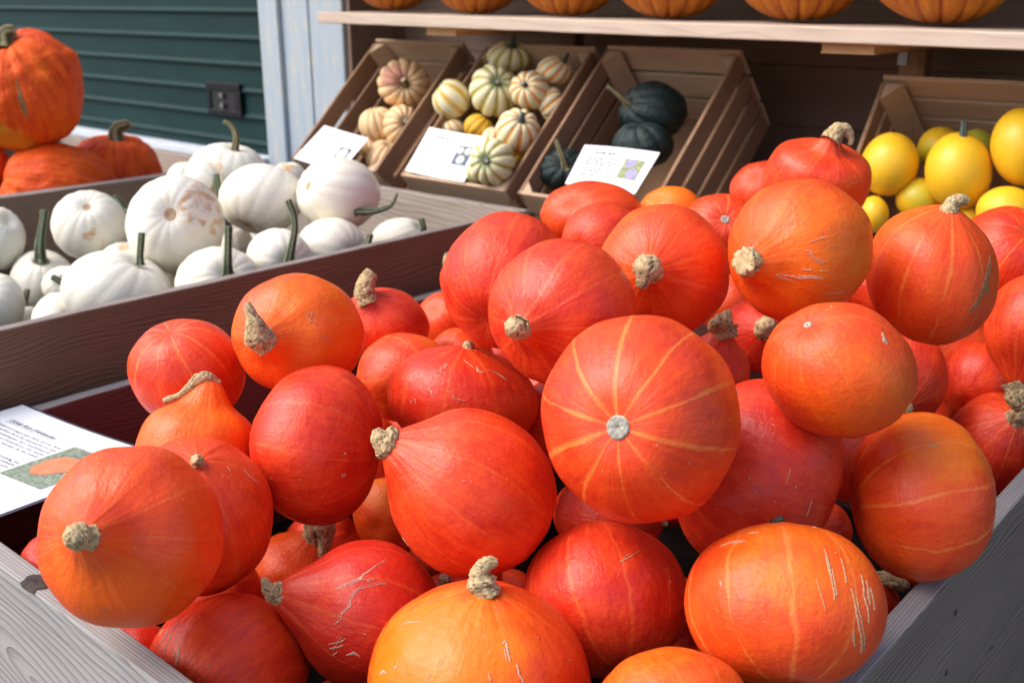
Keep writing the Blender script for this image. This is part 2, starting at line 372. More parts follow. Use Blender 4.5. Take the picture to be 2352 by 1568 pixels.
# ------------------------------------------------------------------ fruit
def skin(name, ramp, nst=10, stripe_c=(.90, .215, .04), rough=(.30, .42), bump=.0006, wrinkle=.0005, patchmode='hue', patch_c=(.5, .22, .06), blotch=.32, streak=.26, specks=(.75, .5, .36), valley=None, ribn=12, fine=26, spec=.42, bumpscale=12, hueprop=True, fixhue=.3, topc=None, wart=0):
    q = N(name); p0 = q.attr('pq'); s = q.sep(p0); seed = q.oprop('seed')
    nrm = q.vm('NORMALIZE', p0); ns = q.sep(nrm)
    sv = q.comb(seed, q.math('MULTIPLY', seed, 1.7), q.math('MULTIPLY', seed, .6)); p = q.vm('ADD', p0, sv)
    rho = q.math('SQRT', q.math('ADD', q.math('ADD', q.math('MULTIPLY', s[0], s[0]), q.math('MULTIPLY', s[1], s[1])), 1e-5))
    cu_ = q.math('DIVIDE', s[0], rho); su_ = q.math('DIVIDE', s[1], rho)
    mer = q.vm('ADD', q.comb(q.math('MULTIPLY', cu_, 5.), q.math('MULTIPLY', su_, 5.), q.math('MULTIPLY', s[2], 1.2)), sv)
    ang = q.math('DIVIDE', q.math('ARCTAN2', s[1], s[0]), 6.28318)
    st = q.noise(mer, 2.2, 4, .6); bl = q.noise(p, 1.5, 3, .55); mid = q.noise(p, 5., 4, .6); fn = q.noise(p, fine, 3, .6)
    hue = q.oprop('hue') if hueprop else fixhue
    h = q.math('ADD', hue, q.math('MULTIPLY', q.math('SUBTRACT', bl, .5), blotch*2))
    h = q.math('ADD', h, q.math('MULTIPLY', q.math('SUBTRACT', st, .5), streak*2))
    h = q.math('ADD', h, q.math('MULTIPLY', q.math('SUBTRACT', mid, .5), .3))
    pd = q.oprop('pd', True); dt = q.vm('DOT_PRODUCT', nrm, pd)
    if patchmode == 'hue':
        pm = q.mr(q.math('ADD', dt, q.math('MULTIPLY', q.math('SUBTRACT', mid, .5), .35)), q.oprop('pc0'), q.oprop('pc1'), 0, 1, True)
        h = q.math('ADD', h, q.math('MULTIPLY', pm, q.oprop('ps')))
    c = q.ramp(h, ramp)
    if patchmode == 'stain':
        pn = q.noise(p, 2.6, 4, .62, .5)
        pm = q.mr(q.math('ADD', dt, q.math('MULTIPLY', q.math('SUBTRACT', pn, .5), 1.1)), q.oprop('pc1'), q.math('ADD', q.oprop('pc1'), .16), 0, .85, True)
        c = q.mix(pm, c, q.mix(mid, patch_c, [min(1, v*1.7) for v in patch_c]))
    if patchmode == 'colour':
        pm = q.mr(q.math('ADD', dt, q.math('MULTIPLY', q.math('SUBTRACT', mid, .5), .3)), q.oprop('pc0'), q.oprop('pc1'), 0, 1, True)
        c = q.mix(pm, c, patch_c)
    if nst:
        wob = q.math('MULTIPLY', q.math('SUBTRACT', q.noise(p, 1.6, 3), .5), .10)
        fr = q.math('ABSOLUTE', q.math('SUBTRACT', q.math('FRACT', q.math('ADD', q.math('ADD', q.math('MULTIPLY', ang, nst), seed), q.math('MULTIPLY', wob, nst*.25))), .5))
        pres = q.noise(q.comb(q.math('MULTIPLY', cu_, 2.5), q.math('MULTIPLY', su_, 2.5), q.math('ADD', seed, q.math('MULTIPLY', s[2], .8))), 1.6, 4, .65)
        w = q.mr(pres, .34, .68, .0, .085)
        # constant width in space: widen towards the poles
        w = q.math('DIVIDE', w, q.math('MAXIMUM', rho, .25))
        m_ = q.mr(q.math('ADD', fr, q.math('MULTIPLY', q.math('SUBTRACT', fn, .5), .05)), w, q.math('MULTIPLY', w, .3), 0, 1)
        m_ = q.math('MULTIPLY', q.math('MULTIPLY', m_, q.mr(mid, .32, .55, .4, .88)), q.oprop('stripe'))
        c = q.mix(m_, c, stripe_c)
    if valley:
        vc, vw = valley
        fr = q.math('ABSOLUTE', q.math('SUBTRACT', q.math('FRACT', q.math('ADD', q.math('MULTIPLY', ang, ribn), .5)), .5))
        m_ = q.mr(q.math('ADD', fr, q.math('MULTIPLY', q.math('SUBTRACT', mid, .5), .25)), vw, vw*.35, 0, 1, True)
        c = q.mix(q.math('MULTIPLY', m_, q.mr(bl, .35, .6, .7, 1)), c, vc)
    if topc:
        c = q.mix(q.mr(ns[2], .86, .98, 0, .8, True), c, topc)
    if specks:
        vo = q.n('TexVoronoi'); q.put(vo.inputs['Vector'], p); vo.inputs['Scale'].default_value = 8.
        sel = q.math('GREATER_THAN', q.sep(vo.outputs['Color'])[0], .62)
        dm = q.mr(vo.outputs['Distance'], .065, .035, 0, 1)
        c = q.mix(q.math('MULTIPLY', q.math('MULTIPLY', sel, dm), .8), c, specks)
    wr = q.noise(q.vm('ADD', q.comb(q.math('MULTIPLY', cu_, 9.), q.math('MULTIPLY', su_, 9.), q.math('MULTIPLY', s[2], 3.)), sv), 1.8, 3, .6)
    b1 = q.bump(wr, wrinkle); b2 = q.bump(q.noise(p, bumpscale, 4, .55), bump*1.6, 1., b1); b3 = q.bump(fn, bump*.55, 1., b2)
    return q.out(c, q.mr(q.math('ADD', mid, q.math('SUBTRACT', bl, .5)), .25, .75, rough[0], rough[1]+.1), b3, spec)
M['hok'] = skin('red_orange_skin', [(0, (.60, .026, .010)), (.3, (.82, .068, .010)), (.62, (.89, .112, .007)), (1, (.93, .185, .006))])
M['whiteskin'] = skin('white_skin', [(0, (.82, .79, .70)), (.5, (.82, .775, .65)), (1, (.78, .70, .48))], nst=0, patchmode='stain', patch_c=(.46, .25, .10), rough=(.32, .5), bump=.0003, wrinkle=.0005, specks=None, streak=.2, blotch=.7)
M['giantskin'] = skin('warty_red_skin', [(0, (.50, .030, .006)), (.4, (.80, .085, .009)), (1, (.90, .20, .012))], nst=0, spec=.2, patchmode='colour', patch_c=(.66, .26, .02), rough=(.45, .6), bump=.004, wrinkle=.003, specks=None, fine=16, bumpscale=7, streak=.6)
M['shelfskin'] = skin('ribbed_orange_skin', [(0, (.34, .075, .002)), (.5, (.50, .145, .002)), (1, (.60, .21, .003))], nst=0, spec=.4, rough=(.35, .5), specks=None, bump=.0008, wrinkle=.003, streak=.8, valley=((.32, .05, .006), .1), ribn=18)
M['tanskin'] = skin('tan_skin', [(0, (.74, .42, .20)), (.5, (.86, .60, .32)), (1, (.86, .72, .44))], nst=0, patchmode='colour', patch_c=(.50, .22, .15), rough=(.45, .6), specks=None, bump=.0005, valley=((.46, .25, .10), .12), ribn=13)
mr_ = [(0, (.76, .69, .38)), (.5, (.82, .76, .50)), (1, (.80, .68, .34))]
M['mini1'] = skin('green_striped_skin', mr_, nst=0, rough=(.4, .55), specks=None, bump=.0005, valley=((.40, .36, .03), .23), ribn=10, topc=(.16, .24, .09))
M['mini2'] = skin('orange_striped_skin', mr_, nst=0, rough=(.4, .55), specks=None, bump=.0005, valley=((.84, .30, .01), .25), ribn=10)
M['mini3'] = skin('yellow_green_striped_skin', mr_, nst=0, rough=(.4, .55), specks=None, bump=.0005, valley=((.66, .38, .01), .26), ribn=8, topc=(.3, .34, .05))
M['mini4'] = skin('yellow_orange_skin', [(0, (.72, .26, .015)), (.5, (.74, .46, .03)), (1, (.60, .52, .06))], nst=0, rough=(.4, .55), specks=None, valley=((.66, .22, .01), .15), ribn=10)
M['kabskin'] = skin('dark_green_skin', [(0, (.004, .012, .011)), (.5, (.009, .025, .023)), (1, (.022, .050, .045))], nst=0, spec=.45, rough=(.28, .45), specks=(.1, .13, .12), bump=.002, wrinkle=.002, streak=.5, valley=((.015, .026, .03), .1), ribn=10)
M['yelskin'] = skin('yellow_skin', [(0, (.82, .40, .012)), (.5, (.84, .50, .018)), (1, (.84, .56, .035))], nst=0, spec=.5, rough=(.33, .45), specks=(.45, .28, .04), bump=.0002, wrinkle=.0002, patchmode='colour', patch_c=(.42, .42, .04), streak=.1)
M['yelgreen'] = skin('yellow_green_skin', [(0, (.74, .40, .01)), (.5, (.72, .43, .015)), (1, (.66, .43, .02))], nst=0, rough=(.33, .45), specks=None, bump=.0002, wrinkle=.0002, patchmode='colour', patch_c=(.52, .42, .02), streak=.1)
def m_stem(name, a, b, dark):
    q = N(name); cr = q.attr('crev', False); tc = q.n('TexCoord').outputs['Object']; f = q.noise(tc, 160, 4, .6)
    c = q.mix(q.mr(f, .3, .7), a, b)
    c = q.mix(q.mr(cr, .44, .30, 0, .95), c, dark)
    c = q.mix(q.mr(cr, .75, .95, 0, .85), c, (.50, .42, .30))
    return q.out(c, .85, q.bump(f, .0008), .2)
M['cork'] = m_stem('corky_stem', (.36, .245, .115), (.66, .50, .285), (.03, .022, .012))
M['green'] = m_stem('green_grey_stem', (.13, .16, .085), (.30, .33, .20), (.035, .05, .03))
M['olive'] = m_stem('olive_stem', (.20, .17, .08), (.34, .30, .16), (.07, .06, .03))
M['darkstem'] = m_stem('dark_stem', (.05, .05, .035), (.14, .13, .09), (.012, .012, .01))
M['slate'] = m_stem('slate_stem', (.07, .10, .09), (.14, .18, .16), (.04, .05, .05))
M['scar'] = plain('corky_scar', (.50, .33, .20), .8, nz=.35, nscale=420, bump=.0008)
M['scarpale'] = plain('pale_scratch', (.60, .36, .26), .6, nz=.25, nscale=420)
M['scardark'] = plain('grey_green_scar', (.24, .17, .08), .85, nz=.4, nscale=240)
M['disc'] = plain('grey_corky_disc', (.40, .37, .30), .85, nz=.4, nscale=300, bump=.001)

def lumps(seed, n, fmin, fmax):
    r = np.random.default_rng(seed); d = r.normal(size=(n, 3)); d /= np.linalg.norm(d, axis=1)[:, None]
    return d*r.uniform(fmin, fmax, n)[:, None], r.uniform(0, 6.28, n), 1/np.sqrt(n)
def make_shape(kind, seed, ex):
    """returns f(D) : unit directions in the fruit's own frame (z = stem axis) -> radius"""
    l1 = lumps(seed, 10, 1.2, 2.6); l2 = lumps(seed+50, 16, 4, 8); l3 = lumps(seed+90, 26, 12, 24)
    P = dict(hok=(.010, 8, 1.0, .050, .006), white=(.018, 14, .75, .04, .004), giant=(.035, 15, .8, .04, .034), shelf=(.07, 18, .6, .02, .006),
             tan=(.085, 13, .7, .03, .004), mini=(.10, 10, .7, .03, .006), kab=(.085, 10, .7, .04, .016), yel=(0, 8, 1, .012, .001))[kind]
    dep, nr, pw, a1, a2 = P
    if kind == 'mini' and ex.get('c') == 3: dep, nr = .03, 8
    dim = dict(hok=(0, .1), white=(.2, .16), giant=(.12, .1), shelf=(.12, .12), tan=(.38, .3), mini=(.26, .22), kab=(.2, .15), yel=(0, 0))[kind]
    neck = ex.get('neck', 0) if kind == 'hok' else 0; nw = ex.get('nw', .38)
    ph = (seed % 7)*.0
    def f(D):
        th = np.arccos(np.clip(D[:, 2], -1, 1)); a = np.arctan2(D[:, 1], D[:, 0])
        r = np.ones(len(D))
        if neck: r += neck*np.exp(-(th/nw)**1.8) + ex.get('sh', .035)*np.exp(-((th-.85)/.38)**2)
        r -= dim[0]*np.exp(-(th/.32)**2) + dim[1]*np.exp(-((math.pi-th)/.3)**2)
        sn = np.sin(th)
        if kind == 'hok': r += dep*np.cos(nr*a+seed)*sn**1.5
        else: r -= dep*(1-np.abs(np.sin(nr*a/2))**pw)*np.minimum(1, sn*1.6)
        if kind == 'hok': r += .005*np.sin(11*a+seed)*np.exp(-(th/.6)**2)*np.minimum(1, sn*4)+.002*np.sin(29*a+2*seed)*np.exp(-(th/.6)**2)*np.minimum(1, sn*4)
        for (l, am) in ((l1, a1), (l2, a2), (l3, a2*.35)):
            w, p_, nm = l; r += am*nm*np.sin(D @ w.T+p_).sum(1)
        return r
    return f
KIND = {
 'hok': ('red_squash', 'squash', 'red-orange squash heaped in the foreground bin'), 'white': ('white_pumpkin', 'white pumpkin', 'white pumpkins in the middle bin'),
 'giant': ('large_pumpkin', 'large pumpkin', 'large warty pumpkins in the far left bin'), 'shelf': ('orange_pumpkin', 'orange pumpkin', 'ribbed orange pumpkins on the shelf'),
 'tan': ('tan_pumpkin', 'tan pumpkin', 'tan ribbed pumpkins in the crate'), 'mini': ('striped_pumpkin', 'striped pumpkin', 'small striped pumpkins in the crate'),
 'kab': ('green_squash', 'green squash', 'dark green squash in the crate'), 'yel': ('yellow_squash', 'yellow squash', 'yellow squash in the right crate')}
def rind_mesh(f, aff, Q, nu, nv):
    ths = np.array([math.pi*(i/nv)**1.0 for i in range(nv+1)]); D = [(0, 0, 1)]
    for t in ths[1:-1]:
        for k in range(nu): D.append((math.sin(t)*math.cos(2*math.pi*k/nu), math.sin(t)*math.sin(2*math.pi*k/nu), math.cos(t)))
    D.append((0, 0, -1)); D = np.array(D); r = f(D); PQ = D*r[:, None]; U = PQ @ Q.T; W = aff(U)
    Fc = [[0, 1+k, 1+(k+1) % nu] for k in range(nu)]
    for i in range(nv-2):
        b = 1+i*nu
        for k in range(nu): Fc.append([b+k, b+nu+k, b+nu+(k+1) % nu, b+(k+1) % nu])
    b = 1+(nv-2)*nu; e = len(D)-1
    Fc += [[b+k, e, b+(k+1) % nu] for k in range(nu)]
    me = mesh('rind', W, Fc)
    at = me.attributes.new('pq', 'FLOAT_VECTOR', 'POINT'); at.data.foreach_set('vector', PQ.astype(np.float32).ravel())
    return me
def stem_mesh(S, seed, cork, ridged=5, res=1.):
    """tube through the stem points with fluted, crumpled bark"""
    pts = [Vector(S[i:i+3]) for i in range(0, len(S), 4)]; rad = [S[i+3] for i in range(0, len(S), 4)]
    d0 = (pts[1]-pts[0]).normalized(); pts = [pts[0]-d0*rad[0]*.7]+pts; rad = [rad[0]*(1.1 if cork else 1.45)]+rad
    if not cork: rad = [r_*.85 for r_ in rad]
    C = []; nseg = max(5, int(9*res))
    for i in range(len(pts)-1):
        p0 = pts[max(0, i-1)]; p1 = pts[i]; p2 = pts[i+1]; p3 = pts[min(len(pts)-1, i+2)]
        for k in range(nseg):
            t = k/nseg; C.append((.5*((2*p1)+(p2-p0)*t+(2*p0-5*p1+4*p2-p3)*t*t+(3*p1-p0-3*p2+p3)*t**3), rad[i]+(rad[i+1]-rad[i])*(t*t*(3-2*t))))
    C.append((pts[-1], rad[-1])); V = []; cr = []; nu = 36 if cork else 20
    tan = (C[1][0]-C[0][0]).normalized(); u = tan.orthogonal().normalized(); rm = max(rad); n = len(C)
    for i, (p, r) in enumerate(C):
        t2 = (C[min(n-1, i+1)][0]-C[max(0, i-1)][0]).normalized(); u = (u-t2*u.dot(t2)).normalized(); v = t2.cross(u)
        for k in range(nu):
            a = 2*math.pi*k/nu; d = u*math.cos(a)+v*math.sin(a)
            if cork:
                tw = a+i*.06; q = Vector((math.cos(tw)*3.9, math.sin(tw)*3.9, i*.05+seed)); nz = noise.noise(q*1.0); n2 = noise.noise(Vector((math.cos(tw)*7, math.sin(tw)*7, i*.16+seed+9)))
                n3 = noise.noise(p*(120)+d*6); rid = min(1, abs(nz)*5)*1.2-.6; rid2 = min(1, abs(n2)*4.5)-.5
                dis = .13*rid+.12*rid2+.20*n3-.02; cr.append(.38+.13*rid+.12*rid2)
            else:
                dis = .10*math.cos(ridged*a+i*.05)+.04*noise.noise(Vector((a*2, i*.2, seed))); cr.append(.35+dis*1.3)
            V.append(p+d*r*(1+dis))
    Fc = [[i*nu+k, (i+1)*nu+k, (i+1)*nu+(k+1) % nu, i*nu+(k+1) % nu] for i in range(n-1) for k in range(nu)]
    e = len(V); lt = (C[-1][0]-C[-2][0]).normalized()
    for q in range(2):
        s_ = (.62, .25)[q]
        for k in range(nu): V.append(C[-1][0]+(V[(n-1)*nu+k]-C[-1][0])*s_+lt*C[-1][1]*((.10, .0)[q]+(.16*noise.noise(Vector((k*.5, q, seed))) if cork else 0))); cr.append(.5 if cork else 1.)
    for q in range(2):
        b0 = (n-1)*nu if q == 0 else e; b1 = e+q*nu
        for k in range(nu): Fc.append([b0+k, b1+k, b1+(k+1) % nu, b0+(k+1) % nu])
    Fc.append([e+nu+k for k in range(nu)][::-1])
    me = mesh('stem', V, Fc); at = me.attributes.new('crev', 'FLOAT', 'POINT'); at.data.foreach_set('value', cr)
    return fixn(me)
def aff0(U, c0, k0): return (U-c0)*k0
def scar_mesh(f, aff, Q, lines, h, seed, c0, k0):
    V = []; Fc = []
    rn = random.Random(seed)
    def surf(d):
        d = d/np.linalg.norm(d, axis=1)[:, None]
        for _ in range(3):                      # direction in the fitted body that lands on d
            e = d/k0+c0; e = e/np.linalg.norm(e, axis=1)[:, None]; r = f(e @ Q); u = aff0(e*r[:, None], c0, k0)
        return aff(e*r[:, None])
    LL = []
    for L in lines:
        P = np.array(L).reshape(-1, 4); tot = np.linalg.norm(P[-1, :3]-P[0, :3])
        if tot < .17: LL.append(P); continue
        P0 = P.copy(); P0[:, 3] *= .75; LL.append(P0)
        for s_ in range(rn.choice((0, 1, 1, 2))):
            a_, b_ = sorted((rn.uniform(0, 1), rn.uniform(0, 1)))
            if b_-a_ < .25: b_ = min(1, a_+.4)
            n_ = 5; tt = np.linspace(a_, b_, n_)*(len(P)-1); i0 = np.minimum(tt.astype(int), len(P)-2); fr = (tt-i0)[:, None]
            q_ = P[i0]*(1-fr)+P[i0+1]*fr; off = rn.uniform(.7, 1.6)*rn.choice((-1, 1))*P[:, 3].mean()
            tg_ = P[-1, :3]-P[0, :3]; sd_ = np.cross(q_[:, :3], tg_); sd_ /= np.linalg.norm(sd_, axis=1)[:, None]+1e-9
            q_[:, :3] += sd_*off; q_[:, 3] *= rn.uniform(.25, .5); LL.append(q_)
    for P in LL:
        pts = []
        for i in range(len(P)-1):
            ln = np.linalg.norm(P[i+1, :3]-P[i, :3]); k = max(3, int(ln/.012))
            for j in range(k): t = j/k; pts.append(P[i]*(1-t)+P[i+1]*t)
        pts.append(P[-1]); pts = np.array(pts); n = len(pts)
        tg = np.gradient(pts[:, :3], axis=0); tg /= np.linalg.norm(tg, axis=1)[:, None]+1e-9
        c = pts[:, :3]/np.linalg.norm(pts[:, :3], axis=1)[:, None]; sd = np.cross(c, tg); sd /= np.linalg.norm(sd, axis=1)[:, None]+1e-9
        jit = np.array([[rn.uniform(.3, 1.6), rn.uniform(.3, 1.6), rn.gauss(0, .4)] for _ in range(n)])
        w = pts[:, 3]*.5*np.clip(np.minimum(np.arange(n), n-1-np.arange(n))/1.5+.35, 0, 1)
        c = c+sd*(w*jit[:, 2]*.6)[:, None]
        rows = []
        for k_, s_ in enumerate((-1, -.45, .45, 1)):
            wj = w*(jit[:, 0] if s_ < 0 else jit[:, 1]); q = surf(c+sd*(wj*s_)[:, None]); nr = q/np.linalg.norm(q, axis=1)[:, None]
            off = -.0003 if abs(s_) == 1 else h; rows.append(q+nr*off)
        b = len(V); m = 4
        for i in range(n):
            for k_ in range(m): V.append(rows[k_][i])
        for i in range(n-1):
            for k_ in range(m-1): Fc.append([b+i*m+k_, b+i*m+k_+1, b+(i+1)*m+k_+1, b+(i+1)*m+k_])
    return fixn(mesh('scar', V, Fc))
def disc_mesh(f, aff, Q, rad, h, seed):
    """round corky blossom scar at the lower pole"""
    V = []; Fc = []; nu = 28; rs = [1.08, 1., .82, .55, .28, .12, .0001]; hs = [-.004, h*.8, h, h*.9, h*.95, h*.2, h*.1]
    for r_, h_ in zip(rs, hs):
        D = []
        for k in range(nu):
            a = 2*math.pi*k/nu; rr = rad*r_*(1+.07*noise.noise(Vector((math.cos(a)*2, math.sin(a)*2, seed)))); D.append((math.sin(rr)*math.cos(a), math.sin(rr)*math.sin(a), -math.cos(rr)))
        D = np.array(D); D0 = np.array([(0, 0, -1.)]); rp = f(D)
        PQ = D*(rp+h_)[:, None]
        PQ[:, 2] -= (.0 if r_ > 1 else .008*np.array([noise.noise(Vector((k*.9, r_*9, seed))) for k in range(nu)]))
        W = aff(PQ @ Q.T); V += list(W)
    for j in range(len(rs)-1):
        for k in range(nu): Fc.append([j*nu+k, (j+1)*nu+k, (j+1)*nu+(k+1) % nu, j*nu+(k+1) % nu])
    return fixn(mesh('blossom_scar', V, Fc))
SM = {'hok': 'cork', 'white': 'green', 'giant': 'olive', 'tan': 'olive', 'mini': 'slate', 'kab': 'olive', 'yel': 'slate', 'shelf': 'olive'}
def fruit(key, kind, loc, T, ax, S, ex, label, seed):
    nm, cat, grp = KIND[kind]
    root = empty(nm, loc, label, cat, grp)
    T = np.array(T, float).reshape(3, 3); A = np.array(ax, float); A /= np.linalg.norm(A)
    ex = dict(ex); tip = A*(1+ex.get('neck', 0)); nk = kind == 'hok' and bool(S) and ex.get('neck', 0) > .12
    def axes(A):
        h_ = np.array([1., 0, 0]) if abs(A[0]) < .8 else np.array([0, 1., 0]); X = np.cross(h_, A); X /= np.linalg.norm(X); return np.array([X, np.cross(A, X), A]).T
    # fit the lumpy body to its outline, so that dents and hollows do not shrink it; the neck ends at the stem
    a_ = np.linspace(0, 2*math.pi, 48, endpoint=False); t_ = np.linspace((ex.get('nw', .3)*1.5 if nk else .02), math.pi-.02, 40)
    A_, T_ = np.meshgrid(a_, t_); D_ = np.stack([np.sin(T_)*np.cos(A_), np.sin(T_)*np.sin(A_), np.cos(T_)], -1).reshape(-1, 3)
    for _ in range(4 if nk else 1):
        Q = axes(A); f = make_shape(kind, seed, ex)
        U_ = (D_*f(D_)[:, None]) @ Q.T; lo = U_.min(0); hi = U_.max(0); c0 = (lo+hi)/2; k0 = 2/(hi-lo); k0[2] = (k0[0]+k0[1])/2
        if nk: v_ = tip/k0+c0; ex['neck'] = max(.02, float(np.linalg.norm(v_))-1+.02); A = v_/np.linalg.norm(v_)
    big = kind == 'hok' and key in FRUIT and key not in SMALL
    aff = lambda U: ((U-c0)*k0) @ T.T
    me = rind_mesh(f, aff, Q, 144 if big else 96, 96 if big else 60)
    mat = {'hok': 'hok', 'white': 'whiteskin', 'giant': 'giantskin', 'shelf': 'shelfskin', 'tan': 'tanskin', 'mini': 'mini%d' % ex.get('c', 1), 'kab': 'kabskin', 'yel': 'yelgreen' if ex.get('green') else 'yelskin'}[kind]
    o = link('rind', me, M[mat], root, None, True)
    o['seed'] = float((seed*3.37) % 17); o['hue'] = float(ex.get('hue', .35 if kind == 'hok' else .45)); o['stripe'] = float(ex.get('stripe', .25))
    pt = ex.get('patch')
    if pt:
        d = Q.T @ np.array(pt[:3]); d = d/np.linalg.norm(d); o['pd'] = [float(v) for v in d]; o['pc0'] = float(math.cos(min(pt[3]*1.45, 3))); o['pc1'] = float(math.cos(pt[3]*.55))
        if kind == 'white': o['pc1'] = float(math.cos(pt[3]))
    o['ps'] = float(pt[4]) if pt and len(pt) > 4 else .28
    if not pt: o['pd'] = [0., 0., 0.]; o['pc0'] = 2.; o['pc1'] = 3.
    if S:
        cork = kind == 'hok'
        mt = M['darkstem'] if key == 'P20' else M[SM[kind]]
        if key == 'W16': mt = M['olive']
        link('stem', stem_mesh(S, seed, cork, 5, 1. if big else .6), mt, root, None, True)
    if ex.get('blo'):
        link('blossom_scar', disc_mesh(f, aff, Q, .108 if ex['blo'] == 2 else .055, .02, seed), M['disc'], root, None, True)
    elif kind == 'white' and ax[2] < 0:
        link('blossom_scar', disc_mesh(f, aff, Q, .13, .01, seed), M['scar'], root, None, True)
    if ex.get('scars'):
        link('scar', scar_mesh(f, aff, Q, ex['scars'], .0006, seed, c0, k0), M['scardark'] if key in ('G1', 'P25') else (M['scarpale'] if key in ('P14', 'P26', 'P17', 'P5', 'P2') else M['scar']), root, None, True)
    return root
SMALL = set('P21 P29 P31 P33 P37 P39 P41 P42 P43 P44 P47 P48 P49 P50 P40 P45 X1 X2'.split())
